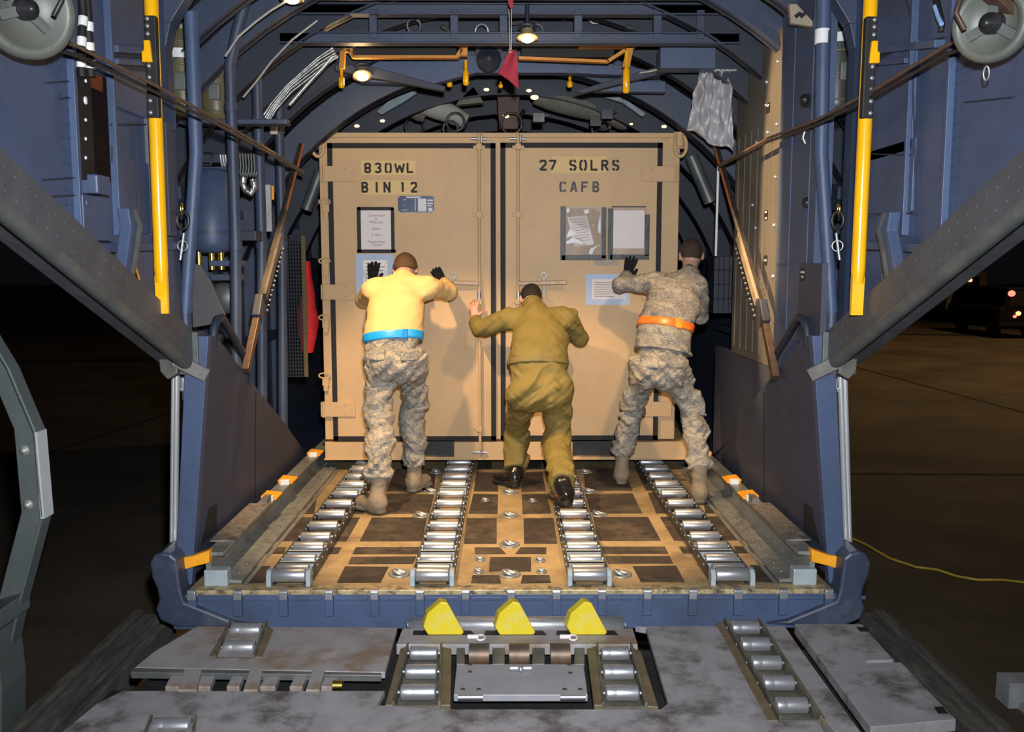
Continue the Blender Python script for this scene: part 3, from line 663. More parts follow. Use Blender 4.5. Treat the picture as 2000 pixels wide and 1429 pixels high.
# stencilled lettering, drawn with a stroke font
SEG = {'8': [[(.5, 1), (.15, .95), (.05, .75), (.15, .57), (.5, .5), (.88, .38), (.95, .22), (.85, .05), (.5, 0), (.15, .05), (.05, .22), (.12, .38), (.5, .5), (.85, .57), (.95, .75), (.85, .95), (.5, 1)]],
 '3': [[(.05, .85), (.2, .97), (.5, 1), (.85, .95), (.93, .76), (.8, .57), (.42, .52)], [(.42, .52), (.85, .45), (.95, .25), (.85, .05), (.5, 0), (.2, .03), (.05, .16)]],
 '0': [[(.42, 1), (.14, .95), (.05, .78), (.05, .22), (.14, .05), (.42, 0)], [(.58, 1), (.86, .95), (.95, .78), (.95, .22), (.86, .05), (.58, 0)]],
 'W': [[(0, 1), (.22, 0), (.5, .8)], [(.5, .8), (.78, 0), (1, 1)]], 'L': [[(.08, 1), (.08, .16)], [(.08, .02), (.95, .02)]],
 'B': [[(.08, 1), (.08, 0)], [(.2, 1), (.75, .97), (.88, .78), (.75, .56), (.25, .53)], [(.25, .5), (.8, .45), (.95, .24), (.8, .03), (.2, 0)]],
 'I': [[(.5, 1), (.5, 0)]], 'N': [[(.06, 1), (.06, 0)], [(.06, 1), (.94, 0)], [(.94, 0), (.94, 1)]], '1': [[(.35, .85), (.55, 1), (.55, 0)]],
 '2': [[(.05, .78), (.15, .95), (.5, 1), (.85, .95), (.95, .74), (.85, .55), (.05, .02)], [(.18, .02), (1, .02)]], '7': [[(.02, .98), (.62, .98)], [(.74, .98), (.96, .98), (.3, 0)]],
 'S': [[(.95, .82), (.82, .97), (.58, 1)], [(.44, 1), (.14, .95), (.05, .76), (.16, .57), (.84, .43), (.95, .24), (.86, .05), (.56, 0)], [(.42, 0), (.16, .04), (.05, .18)]],
 'R': [[(.08, 1), (.08, 0)], [(.2, 1), (.78, .97), (.92, .76), (.78, .55), (.25, .5)], [(.5, .48), (.95, 0)]],
 'C': [[(.95, .8), (.85, .95), (.56, 1)], [(.44, 1), (.14, .94), (.05, .76), (.05, .24), (.14, .06), (.44, 0)], [(.56, 0), (.85, .05), (.95, .2)]],
 'A': [[(.04, 0), (.42, 1)], [(.58, 1), (.96, 0)], [(.3, .3), (.7, .3)]], 'F': [[(.08, 1), (.08, 0)], [(.2, .98), (.95, .98)], [(.2, .52), (.8, .52)]]}
doors = [o for o in BIN.children if o.name.startswith('door')]
def stencil(chars, px_list, py0, py1, wpx, mat, parent, name):
    b = MB(); z1, z0 = zpx(py0), zpx(py1); sw = (z1 - z0)*.19
    for ch, cx_ in zip(chars, px_list):
        x0, x1 = cy(cx_ - wpx/2, 400).x, cy(cx_ + wpx/2, 400).x
        if ch == 'W': x0 -= .012; x1 += .012
        ins = sw/2; lay = 0
        for st in SEG[ch]:
            pts = [V((x0 + ins + u_*(x1 - x0 - 2*ins), YD - .0195, z0 + ins + v_*(z1 - z0 - 2*ins))) for u_, v_ in st]
            for k, (p, q) in enumerate(zip(pts[:-1], pts[1:])):
                d = (q - p).normalized(); e = d*sw*.22
                s0 = p - e if k else p - d*(sw*.35 if len(st) == 2 else 0); s1 = q + e if k < len(pts) - 2 else q + d*(sw*.35 if len(st) == 2 else 0)
                n_ = V((-d.z, 0, d.x))*sw/2; lay += 1; oy = V((0, -.00002*lay, 0))
                b.add([s0 - n_ + oy, s1 - n_ + oy, s1 + n_ + oy, s0 + n_ + oy], [(0, 1, 2, 3)])
    return b.build(name, mat, parent)
for (a, c_, e, f, par) in ((706, 812, 314, 342, 0), (708, 814, 353, 380, 0), (1077, 1185, 306, 338, 1)):
    p, q = cy(a, f), cy(c_, e); b = MB(); b.box(p.x, q.x, YD - .0185, YD - .016, zpx(f), zpx(e)); b.build('stencil_patch', TANL, doors[par])
stencil('830WL', (720, 740, 760, 782, 802), 318, 339, 15, STENC, doors[0], 'stencil_lettering')
for ch, px in zip('BIN', (714, 737, 757)): stencil(ch, (px,), 355, 377, 15, STENC, doors[0], 'stencil_letter')
stencil('12', (787, 809), 355, 377, 15, STENC, doors[0], 'stencil_lettering')
stencil('27', (1060, 1079), 312, 334, 16, STENC, doors[1], 'stencil_lettering')
stencil('S0LRS', (1118, 1138, 1159, 1180, 1201), 312, 334, 16, STENC, doors[1], 'stencil_lettering')
stencil('CAFB', (1099, 1120, 1141, 1163), 354, 376, 15, STENG, doors[1], 'stencil_lettering')
# latches along the left edge, lashing rings on the top corners
for py in (402, 517, 627, 740):
    c = cy(636, py); b = MB(); b.torus((c.x - .005, YD - .022, c.z + .03), (0, 1, 0), .036, .007, 20, 6, .55, 1.2, ref=(0, 0, 1))
    b.box(c.x - .022, c.x + .03, YD - .025, YD - .002, c.z - .05, c.z + .015); b.box(c.x - .012, c.x + .022, YD - .03, YD - .002, c.z - .09, c.z - .04); b.build('edge_latch', TAN, BIN, bevel=.003)
for px, s in ((622, -1), (1328, 1)):
    c = cy(px, 283); b = MB(); b.torus((c.x + s*.0, YD - .03, c.z - .01), (s*.25, 1, 0), .055, .014, 24, 8, 1.45, .8, ref=(0, 0, 1)); b.build('lashing_ring', TAN, BIN)
    b = MB(); c2 = cy(px - s*2, 275); b.cyl((c2.x, YD - .03, c2.z - .05), (c2.x, YD - .03, c2.z + .05), .032, n=12); b.box(c2.x - .04, c2.x + .04, YD - .03, YD + .05, c2.z - .06, c2.z + .065); b.build('ring_lug', TAN, BIN, bevel=.004)
b = MB()
for px, py in ((645, 268), (651, 268), (657, 268), (1293, 270), (1299, 271), (1305, 272)):
    c = cy(px, py); b.torus((c.x, YD - .002, c.z), (0, 1, 0), .009, .003, 12, 5)
b.build('vent_ring', TAN, BIN)
# data plate
dp = MB(); p, q = cy(778, 415), cy(848, 384); dp.box(p.x, q.x, YD - .02, YD - .016, zpx(415), zpx(383)); dpl = dp.build('data_plate', PLATE, doors[0])
dp = MB()
for a, e, c_, f in ((794, 384, 822, 387), (817, 388, 833, 413), (835, 390, 846, 393), (835, 396, 846, 399), (835, 401, 843, 403), (837, 406, 845, 413), (811, 388, 812, 412), (788, 390, 794, 391), (788, 400, 792, 401), (785, 410, 797, 411), (785, 415, 840, 415.6)):
    p, q = cy(a, f), cy(c_, e); dp.box(p.x, q.x, YD - .0208, YD - .02, zpx(f), zpx(e))
for a, e in ((779.5, 384.5), (846.5, 384.5), (779.5, 413.5), (846.5, 413.5)):
    c = cy(a, e); dp.lathe((c.x, YD - .02, c.z), (0, -1, 0), [(0, .006), (.002, .005), (.0022, .001)], 8)
dp.build('plate_print', PLATEW, dpl)

# ------------------------------------------------------------------ papers and pouches taped to the doors
def quad_px(px0, py0, px1, py1, d0, d1, tilt=0):
    p, q = cy(px0, py1), cy(px1, py0); return (p.x, q.x, YD - d1, YD - d0, zpx(py1), zpx(py0))
def sheet(name, mat, box, parent=None, bevel=0): b = MB(); b.box(*box); return b.build(name, mat, parent, bevel=bevel)
t = thing('notice_pouch', cy(735, 493, .02), 'white notice in a black taped frame below the stencilled bin number', 'notice')
sheet('backing', paint('clear pouch back', (.62, .54, .47), .3), quad_px(701, 407, 769, 494, .016, .0185), t)
b = MB()
for q in ((699, 405, 705, 493), (765, 406, 770.5, 492), (699, 404.5, 769, 411), (698, 487, 772, 494)): b.box(*quad_px(*q, .0185, .022))
b.ball(cy(771, 490, .022), .012, 8); b.build('black_tape', BLACK, t)
pp = sheet('paper', PAPER, quad_px(705.5, 411, 765, 487.5, .0185, .020), t)
c = cy(735, 449, .0205)
for py, wd in ((421, 'Controlled'), (428, '&'), (434, 'Pilferable'), (447, 'Items'), (459, 'In Bins'), (472, 'Please keep'), (478, 'Closed')):
    text_mesh(wd, .029, (c.x, YD - .0208, zpx(py)), INK, 'notice_line', pp)
t = thing('document_pouch', cy(733, 590, .02), 'pale blue document sleeve under the white notice, behind the gloved hand', 'document')
sheet('sleeve', PAPERB, quad_px(697, 496, 769, 588, .016, .0185), t)
s_ = sheet('paper', paint('cream paper', (.78, .74, .70), .6), quad_px(711, 508, 757, 585, .0185, .020), t)
b = MB()
for k, w_ in enumerate((30, 38, 34, 36, 28)): b.box(*quad_px(715, 513 + k*7, 715 + w_, 515 + k*7, .020, .0205))
b.build('print_lines', INK, s_)
t = thing('document_pouch', cy(1140, 505, .02), 'clear document pouch holding a crumpled tilted sheet, left one below the stencilled CAFB', 'document')
sheet('back_sheet', paint('brown pouch back', (.36, .25, .16), .4), quad_px(1100, 404, 1178, 500, .016, .018), t)
b = MB()
for q in ((1094, 403, 1105, 508), (1174, 405, 1184, 505), (1096, 498, 1184, 508)): b.box(*quad_px(*q, .018, .023))
b.build('black_tape', paint('wrinkled black tape', (.018, .019, .022), .45, 0, .4, 25, bump=.4, bump_scale=12), t, bevel=.002)
b = MB(); cc = [cy(108 + 1000, 424, .021), cy(1146, 420, .021), cy(1160, 477, .021), cy(1121, 482, .021)]
b.prism(cc, (0, -.002, 0)); pp = b.build('paper', PAPER, t)
b = MB()
for k in range(9):
    a = cc[0].lerp(cc[3], .1 + k*.09); e = cc[1].lerp(cc[2], .1 + k*.09); a, e = a.lerp(e, .12), a.lerp(e, .88); d = V((0, -.0025, -.003))
    b.add([a + V((0, -.0025, 0)), e + V((0, -.0025, 0)), e + d, a + d], [(0, 1, 2, 3)])
b.build('print_lines', INK, pp)
film = paint('clear pouch film', (.9, .9, .9), .08, 0, .02, 3)
fn = film.node_tree.nodes['Principled BSDF']; fn.inputs['Transmission Weight'].default_value = 1; fn.inputs['IOR'].default_value = 1.05; fn.inputs['Alpha'].default_value = .35
b = MB(); nx, nz_ = 14, 16; vs = []
a0, a1 = cy(1105, 498), cy(1174, 407)
for j in range(nz_ + 1):
    for i in range(nx + 1):
        u_, v_ = i/nx, j/nz_; vs.append((a0.x + (a1.x - a0.x)*u_, YD - .026 - .012*mnoise.noise(V((u_*3, v_*3, 1.7))) - .006*math.sin(v_*7 + u_*4), zpx(498) + (zpx(407) - zpx(498))*v_))
b.add(vs, [(j*(nx+1) + i, j*(nx+1) + i + 1, (j+1)*(nx+1) + i + 1, (j+1)*(nx+1) + i) for j in range(nz_) for i in range(nx)], True)
b.build('clear_film', film, t)
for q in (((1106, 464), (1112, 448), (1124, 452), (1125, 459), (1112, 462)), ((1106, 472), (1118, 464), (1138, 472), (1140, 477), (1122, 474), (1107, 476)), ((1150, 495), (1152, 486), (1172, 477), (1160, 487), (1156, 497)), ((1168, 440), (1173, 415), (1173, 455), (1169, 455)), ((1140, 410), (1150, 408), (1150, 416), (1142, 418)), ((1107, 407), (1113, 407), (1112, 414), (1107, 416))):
    b = MB(); b.prism([cy(*k, .041) for k in q], (0, -.001, 0)); b.build('film_glint', paint('white film glint', (.75, .75, .77), .15, 0, .02, 5), t)  # white flakes painted as the shine on the clear film
t = thing('document_pouch', cy(1225, 505, .02), 'black taped pouch with a blank white sheet, right one below the stencilled CAFB', 'document')
sheet('back_sheet', paint('brown pouch back', (.36, .25, .16), .4), quad_px(1196, 404, 1262, 498, .0165, .018), t)
b = MB()
for q in ((1186, 407, 1197, 507), (1258, 419, 1268.5, 500), (1190, 497, 1267, 507), (1194, 402.5, 1261, 405)): b.box(*quad_px(*q, .0185, .0235))
b.build('black_tape', paint('wrinkled black tape', (.035, .037, .042)), t, bevel=.002)
sheet('paper', PAPER, quad_px(1197, 411, 1258, 485, .0185, .020), t)
t = thing('document_pouch', cy(1186, 596, .02), 'pale blue sleeve with printed sheet beside the elbow of the man in camouflage jacket', 'document')
sheet('sleeve', PAPERB, quad_px(1143, 535, 1230, 595, .016, .0185), t)
s_ = sheet('paper', PAPER, quad_px(1156, 545, 1222, 584, .0185, .020), t)
b = MB()
for k in range(9): b.box(*quad_px(1160, 551 + k*3.4, 1160 + (52, 40, 55, 36, 50, 44, 52, 30, 38)[k], 552.2 + k*3.4, .020, .0205))
b.build('print_lines', INK, s_)
t = MB(); t.box(*quad_px(1160, 507.5, 1208, 519, .016, .0175)); 
o = t.build('tape_strip', paint('shiny tape', (.45, .38, .30), .12)); tag(o, 'short strip of shiny clear tape just under the black taped pouches', 'tape')
# ------------------------------------------------------------------ fittings of the aft body, mostly in mirrored pairs
def mb_thing(b, name, mats, label, cat, group=None, bevel=0): return tag(b.build(name, mats, bevel=bevel), label, cat, group)
SIDES = ((-1, 'left'), (1, 'right'))
for s, nm in SIDES:
    # yellow ramp support strut hanging from above
    q0, q1 = ((283, -330), (318, 612)) if s < 0 else ((1716, -330), (1672, 615))
    yp = 4.165 if s < 0 else 4.075; a, c = on_y(*q0, yp), on_y(*q1, yp)
    t = thing('ramp_strut', c, 'glossy yellow ramp strut with a black bolted sleeve hanging on the %s' % nm, 'strut', 'yellow ramp struts')
    b = MB(); R = .030; d = (c - a); L_ = d.length; d.normalize()
    b.lathe(a, d, [(0, R), (L_ - .34, R), (L_ - .20, R*1.02), (L_ - .14, R*.85)], 20)
    w0 = a + d*(L_ - .17); b.hexa([w0 + V((x, y, 0)) for x, y in ((-.026, -.014), (.026, -.014), (.026, .014), (-.026, .014))], [c + V((x, y, 0)) for x, y in ((-.026, -.010), (.026, -.010), (.026, .010), (-.026, .010))])
    b.build('pole', YEL, t)
    z0, z1 = on_y(1000, 233, yp).z, on_y(1000, 35, yp).z
    def at(z): return a + d*((z - a.z)/d.z)
    b = MB(); m0, m1 = at(z1), at(z0); b.beam(m0 + V((-s*.004, -.012, 0)), m1 + V((-s*.004, -.012, 0)), .050, .052, up=(0, 1, 0)); sl = b.build('sleeve', BLACK, t, bevel=.006)
    for py in (42, 56, 71, 133, 155, 177, 200, 223):
        p = at(on_y(1000, py, yp).z) + V((s*-.0, -.040, 0)) + V((s*.006, 0, 0)); b = MB(); b.lathe(p, (0, -1, 0), [(0, .010), (.005, .009), (.006, .001)], 10); b.build('bolt', STEEL, sl)
    p = at(on_y(1000, 106, yp).z); b = MB(); b.prism([p + V((s*x, -.052, z)) for x, z in ((-.012, -.045), (.032, -.045), (.032, 0), (.022, .005), (.022, .048), (-.005, .048))], (0, .04, 0)); b.build('bracket', YEL, t, bevel=.005)
    # lever arm leaning against the wall above the sill
    pts = ((222, 560), (234, 490), (240, 440), (232, 408)) if s < 0 else ((1768, 560), (1757, 490), (1748, 450), (1757, 415))
    w = [wallpt(*q, s, .035) for q in pts]; b = MB()
    b.rings([[p + V((-s*dx, dy*wd, 0)) for dx, dy in ((0, -1), (.05, -1), (.05, 1), (0, 1))] for p, wd in zip(w, (.030, .034, .036, .02))]); b.sm = [False]*len(b.sm)
    t = thing('lever_arm', w[0], 'blue curved lever arm with a dark rubber edge by the %s sill' % nm, 'lever', 'curved lever arms')
    b.build('arm', BLUE, t, bevel=.006)
    b = MB(); b.rings([[p + V((-s*dx, wd + dy, 0)) for dx, dy in ((0, 0), (.06, 0), (.06, .022), (0, .022))] for p, wd in zip(w, (.030, .034, .036, .02))]); b.sm = [False]*len(b.sm); b.build('rubber_edge', GREYM, t)
    # wheel-like cable drum in the top corner
    cp = on_y(50 if s < 0 else 1938, 18 if s < 0 else 45, 3.02); ax = V((-s*.75, -.62, -.15)).normalized()
    t = thing('cable_drum', cp - V((0, 0, .1)), 'grey wheel-shaped cable drum fixed high in the top %s corner' % nm, 'drum', 'cable drums')
    rs_ = 1.25 if s < 0 else 1.0
    b = MB(); b.lathe(cp - ax*.03, ax, [(0, .02), (0, .112*rs_), (.012, .122*rs_), (.045, .122*rs_), (.058, .112*rs_), (.058, .092*rs_), (.012, .084*rs_), (.012, .02)], 32); b.build('rim', paint('grey green drum', (.11, .12, .105), .5, .15, .15, 8, stain=(.1, .09, .07), stain_amt=.5), t)
    b = MB(); b.lathe(cp - ax*.02, ax, [(0, .035), (.045, .032), (.05, .016), (.075, .014), (.076, .001)], 20); b.build('hub', BLACKM, t)
    b = MB(); u_ = ax.cross(V((0, 0, 1))).normalized()
    for k in range(3):
        v_ = (Matrix.Rotation(k*2.1 + .4, 3, ax) @ u_); b.beam(cp, cp + v_*.085, .03, .012, up=ax)
    b.build('spoke', GREYM, t)
    b = MB(); b.beam(cp + ax*.05 + V((0, 0, .10)), cp + V((s*.12, .02, .0)) + ax*.03, .05, .03); b.tube([cp + ax*.06 + V((s*-.07, 0, .10)), cp + ax*.07 + V((-s*.085, 0, .03)), cp + ax*.06 + V((-s*.06, 0, -.02))], .009, 8); b.build('guard_bracket', RUST if s > 0 else BLACKM, t, bevel=.004)
    if s > 0: b = MB(); e = cp + V((-s*.01, .0, -.125)); b.torus(e + V((0, 0, -.03)), (0, 1, 0), .013, .003, 16, 6, 1.7, .7, ref=(0, 0, 1)); b.build('wire_loop', STEEL, t)
    # cables crossing the opening, each with a dark tube for its shadow
    pts = ((0, 38), (150, 90), (300, 165), (420, 232), (520, 290), (592, 335)) if s < 0 else ((1990, 30), (1850, 88), (1720, 168), (1600, 232), (1500, 270), (1405, 322))
    ys = (3.0, 3.42, 3.95, 4.55, 5.4, 6.5)
    w = [on_y(*q, y) for q, y in zip(pts, ys)]
    for off, lab in ((V((0, 0, 0)), 'upper'), (V((0, .03, -.035)), 'lower')):
        b = MB(); b.tube([p + off*(1 - k*.12) for k, p in enumerate(w)], .008, 8)
        mb_thing(b, 'cable_and_shadow', ROPE if lab == 'upper' else BLACKM, 'brown steel cable running down from the %s drum past the yellow strut' % nm if lab == 'upper' else 'dark tube for the cast shadow just under the brown cable from the %s drum' % nm, 'cable')
    # chrome ramp actuator rods
    for i, (pa, pb, r) in enumerate((((347, 725), (343, 1082), .012), ((353, 728), (349, 1080), .016)) if s < 0 else (((1643, 728), (1653, 1082), .012), ((1634, 735), (1646, 1080), .016))):
        p, q = on_y(*pa, 4.68) + V((s*.02, 0, 0)), on_y(*pb, 4.68) + V((s*.02, 0, 0)); b = MB(); b.cyl(q, p, r, n=20)
        mb_thing(b, 'actuator_rod', CHROME, ('slim' if i == 0 else 'thicker') + ' polished chrome rod beside the blue edge of the %s ramp panel' % nm, 'rod', bevel=0)
    # ramp side panel: slate face, blue front edge, grab handle
    xa = X(s, 1.505)
    def tl(y, z, d=0.): return V((xa + s*(max(1.27 - z, -.1)*.105 + d), y, z))     # the panel leans in towards its top
    t = thing('ramp_side_panel', (xa, 4.6, .1), 'dark slate triangular ramp side panel with a blue front edge on the %s' % nm, 'side panel', 'ramp side panels')
    y0 = 4.58; top = 1.265
    m_ = MB(); m_.prism([tl(*q) for q in ((y0, .03), (7.15, .03), (7.15, .17), (6.4, .52), (5.9, .735), (y0 + .12, top), (y0, top))], (s*.025, 0, 0)); m_.build('panel', SLATE, t)
    m_ = MB(); m_.prism([tl(y0 - .012, .0, -.006), tl(y0 - .012, .0, .082), tl(y0 - .012, .5, .090), tl(y0 - .012, 1.2, .105), tl(y0 - .012, top + .01, .095), tl(y0 - .012, top + .01, -.004)], (0, .06, 0)); m_.build('front_edge', BLUE, t, bevel=.004)
    m_ = MB(); m_.prism([tl(5.75, .1, -.003), tl(5.762, .1, -.003), tl(5.572, .85, -.003), tl(5.56, .85, -.003)], (s*.003, 0, 0)); m_.build('panel_seam', paint('black recess', (.010, .010, .012), .7), t); m_ = MB(); m_.prism([tl(4.68, .17, -.003), tl(4.95, .17, -.003), tl(4.92, .33, -.003), tl(4.78, .34, -.003)], (s*.003, 0, 0))
    m_.build('panel_recess', paint('black recess', (.010, .010, .012), .7), t)
    m_ = MB(); m_.tube([tl(4.70, 1.20, .012), tl(4.70, 1.30, .012), tl(4.74, 1.345, .012), tl(4.82, 1.35, .012), tl(5.30, 1.10, .012), tl(5.36, 1.05, .012), tl(5.37, .93, .012)], .022, 12); m_.build('grab_handle', NAVY, t)
    # lower hinge bracket and snap hook on the frame
    h = MB(); p = on_y(325 if s < 0 else 1660, 690, 4.50)
    h.prism([p + V((s*x, 0, z)) for x, z in ((-.05, -.10), (.0, -.13), (.035, -.09), (.045, .06), (.01, .11), (-.045, .09))], (0, .06, 0)); h.beam(p + V((-s*.02, .03, -.03)), p + V((-s*.16, .10, -.12)), .07, .07)
    mb_thing(h, 'sill_bracket', [paint('worn grey bracket', (.11, .105, .095), .5, .2, .35, 9)], 'worn grey bracket at the lower end of the %s door sill' % nm, 'bracket', bevel=.006)
    q = ((357, 430), (359, 455), (352, 488)) if s < 0 else ((1636, 430), (1633, 455), (1640, 488))
    p = [on_y(*k, 4.60) for k in q]; t = thing('snap_hook', p[2], 'black snap hook and pull ring hanging on the %s frame edge' % nm, 'hook', 'snap hooks')
    m_ = MB(); m_.torus(p[0], (0, 1, 0), .034, .008, 20, 8, 1.25, .85, ref=(0, 0, 1)); m_.build('hook', BLACKM, t)
    m_ = MB(); m_.torus(p[0] + V((0, -.01, .055)), (1, 0, 0), .018, .006, 14, 6, 1.4, .8, ref=(0, 0, 1)); m_.build('eye', BRASS, t)
    m_ = MB(); m_.torus(p[2] + V((-s*.012, 0, .02)), (.2, 1, 0), .026, .004, 18, 6); m_.build('ring', STEEL, t)
    m_ = MB(); m_.cyl(p[1], p[2] + V((s*-.005, -.02, -.05)), .006, n=8); m_.build('pin', CHROME, t)
    # wide blue post just inside the frame, with a white tape band and a dark foot
    px_ = (383, 373, 362) if s < 0 else (1604, 1608, 1624)
    yy = 4.80 if s < 0 else 4.72; c = [on_y(px_[1], 25, yy), on_y(px_[0], 300, yy), on_y(px_[2], 610, yy)]
    t = thing('hold_post', c[2], 'thick blue post just inside the frame on the %s of the opening' % nm, 'post', 'thick posts inside the opening')
    m_ = MB(); m_.tube([V((c[0].x, yy, 2.95 if s > 0 else c[0].z)), V((c[1].x, yy, c[1].z)), V((c[2].x, yy, c[2].z))], [.036, .034, .032], 16); m_.build('pole', BLUE, t)
    m_ = MB(); m_.tube([c[2], c[2] + V((0, 0, -.13))], .030, 16); m_.build('collar', BLUE2, t)
    m_ = MB(); f0 = c[2] + V((0, 0, -.13)); m_.tube([f0, f0 + V((0, 0, -.05)), f0 + V((-s*.03, -.02, -.13)), f0 + V((-s*.05, -.03, -.20))], [.034, .038, .052, .040], 14); m_.build('rubber_foot', BLACK, t)
    m_ = MB(); m_.lathe(f0 + V((-s*.01, -.06, -.20)), (0, 0, -1), [(0, .03), (.05, .03), (.052, .036), (.07, .036), (.072, .022), (.12, .020)], 16); m_.build('end_fitting', CHROME, t)
    if s > 0:
        z_ = on_y(1605, 72, yy).z; m_ = MB(); m_.tube([V((c[0].x, yy, z_ - .035)), V((c[0].x, yy, z_ + .035))], .0375, 16); m_.build('tape_band', WHITE, t)
    # long brown hoist track leaning along the wall
    q = ((588, 285), (540, 470), (508, 590), (480, 725)) if s < 0 else ((1398, 285), (1450, 470), (1488, 600), (1515, 738))
    xt = X(s, 1.50); w = [on_x(*k, xt) for k in q]
    t = thing('hoist_track', w[3], 'long brown leaning track with a row of bolts along the %s wall' % nm, 'track', 'leaning brown tracks')
    m_ = MB(); m_.beam(w[0], w[2], .03, .05); m_.build('track', paint('dark brown track', (.06, .05, .045), .45, .4, .3, 9), t, bevel=.004)
    m_ = MB(); m_.beam(w[0] + V((-s*.018, 0, .015)), w[0].lerp(w[1], .75) + V((-s*.018, 0, .015)), .006, .022); m_.build('orange_edge', paint('orange painted edge', (.45, .13, .03), .5, 0, .2, 9), t)
    m_ = MB(); m_.beam(w[0].lerp(w[1], .75) + V((-s*.02, 0, .03)), w[2] + V((-s*.02, 0, .03)), .012, .025); m_.beam(w[1] + V((-s*.03, 0, .03)), w[2] + V((-s*.03, 0, .03)), .02, .06); m_.build('lit_rail', paint('steel rail painted as lit', (.33, .26, .19), .4, .4, .2, 9) if s > 0 else paint('brown grey rail', (.075, .062, .055), .5, .3, .3, 9), t, bevel=.003)  # right rail is paler to paint in light, left keeps its own brown
    m_ = MB()
    for k in range(14):
        p = w[1].lerp(w[2], k/13) + V((-s*.03, .03, -.05)); m_.lathe(p, (-s, 0, 0), [(0, .008), (.010, .007), (.012, .001)], 8)
    m_.build('rivet_row', GREYM, t)
    m_ = MB(); m_.beam(w[2] + V((0, .01, .03)), w[2].lerp(w[3], .25), .05, .08); m_.build('joint_block', NAVY, t, bevel=.008)
    m_ = MB(); m_.beam(w[2].lerp(w[3], .2), w[3], .04, .05); m_.build('lower_arm', RUST, t, bevel=.004)

# ------------------------------------------------------------------ left wall: black box, hoses, blue boxes, chart panels
def wall_box(q, d0, d1, s): # photo rectangle on the aft wall -> box
    a, c = wallpt(q[0], q[3], s, d1), wallpt(q[2], q[1], s, d1); yl, yh = sorted((a.y, c.y)); zl, zh = sorted((a.z, c.z)); xx = sorted((X(s, XW - d0), X(s, XW - d1))); return xx[0], xx[1], yl, yh, zl, zh
t = thing('equipment_box', wallpt(182, 360, -1), 'tall black equipment box with white studs set into the left wall', 'equipment box')
b = MB(); b.box(*wall_box((153, 140, 177, 348), -.03, .03, -1)); b.build('case', BLACK, t, bevel=.004)
b = MB(); b.box(*wall_box((177, 152, 208, 348), -.03, .024, -1)); b.build('side_cover', paint('maroon black cover', (.010, .006, .006), .85, 0, .3, 5, spec=.1), t, bevel=.003)
b = MB(); b.box(*wall_box((178, 150, 200, 170), .024, .027, -1)); b.build('rust_stain_plate', paint('rusty red plate', (.14, .035, .008), .6, 0, .4, 20), t)
for py, r in ((158, .007), (196, .016), (234, .007), (271, .007), (308, .007)):
    p = wallpt(167, py, -1, .031); b = MB(); b.lathe(p, (1, 0, 0), [(0, r), (.004, r*.9), (.005, .001)], 12); b.build('stud', WHITE, t)
for i, (pts, r, lab) in enumerate(((((160, -10), (163, 30), (160, 70), (158, 110), (160, 150)), .016, 'nearest the wall flange'), (((168, -10), (172, 40), (173, 80), (176, 115), (178, 150)), .018, 'beside the wall shelves'))):
    t = thing('hose', wallpt(*pts[-1], -1), 'black hose with white tags rising above the black box, %s' % lab, 'hose', 'tagged hoses')
    b = MB(); b.tube([wallpt(*q, -1, .05) for q in pts], r, 10); b.build('tube', BLACK, t)
    for k in range(len(pts) - 2):
        p, q = wallpt(*pts[k+1], -1, .05), wallpt(*pts[k+2], -1, .05); b = MB(); b.cyl(p.lerp(q, .1), p.lerp(q, .55), r + .002, n=10); b.build('white_tag', WHITE, t)
b = MB(); b.box(*wall_box((192, 345, 216, 378), -.02, .07, -1)); mb_thing(b, 'junction_box', [BLUE], 'small blue box directly under the tall black box on the left wall', 'box', bevel=.008)
b = MB(); b.box(*wall_box((166, 388, 214, 468), -.02, .05, -1)); b.box(*wall_box((170, 392, 178, 400), .05, .056, -1)); mb_thing(b, 'cover_panel', [BLUE], 'blue square cover panel below the small blue box on the left wall', 'panel', bevel=.006)
t = thing('chart_board', wallpt(325, 400, -1), 'brown grey flat board standing behind the left yellow strut', 'board')
b = MB(); b.box(*wall_box((312, 245, 336, 458), .0, .05, -1)); b.build('board', paint('brown grey board', (.10, .095, .105), .6, 0, .08, 5), t)
b = MB(); b.box(*wall_box((333, 244, 337, 459), .0, .056, -1)); b.build('edge_strip', BLUE2, t)
t = thing('wing_nut', wallpt(263, 525, -1), 'small pale wing nut on a cord beside the left lever arm', 'wing nut')
b = MB(); p = wallpt(262, 520, -1, .02); b.ball(p, .014, 8); b.beam(p, p + V((.0, .04, -.06)), .012, .02); b.beam(p, p + V((0, -.02, .03)), .01, .02); b.build('nut', BRASS, t)
b = MB(); b.tube([wallpt(*q, -1, .03) for q in ((245, 498), (250, 505), (258, 508), (262, 518))], .006, 6); b.build('cord', GREYM, t)
b = MB(); b.tube([wallpt(*q, 1, .03) for q in ((1745, 503), (1735, 515), (1727, 530), (1722, 545))], .006, 6); p = wallpt(1730, 528, 1, .03); b.ball(p, .012, 8); mb_thing(b, 'tie_cord', [GREYM], 'short knotted grey cord dangling beside the right lever arm', 'cord')
b = MB(); b.tube([wallpt(*q, 1, .05) for q in ((1826, -10), (1834, 20), (1840, 48), (1838, 60))], .012, 8); b.m = 1; b.tube([wallpt(*q, 1, .06) for q in ((1826, 12), (1833, 35), (1839, 47))], .009, 8); mb_thing(b, 'hose', [BLACK, paint('pale blue hose', (.25, .4, .7), .4)], 'dark and pale blue hose by the flange on the right wall', 'hose')
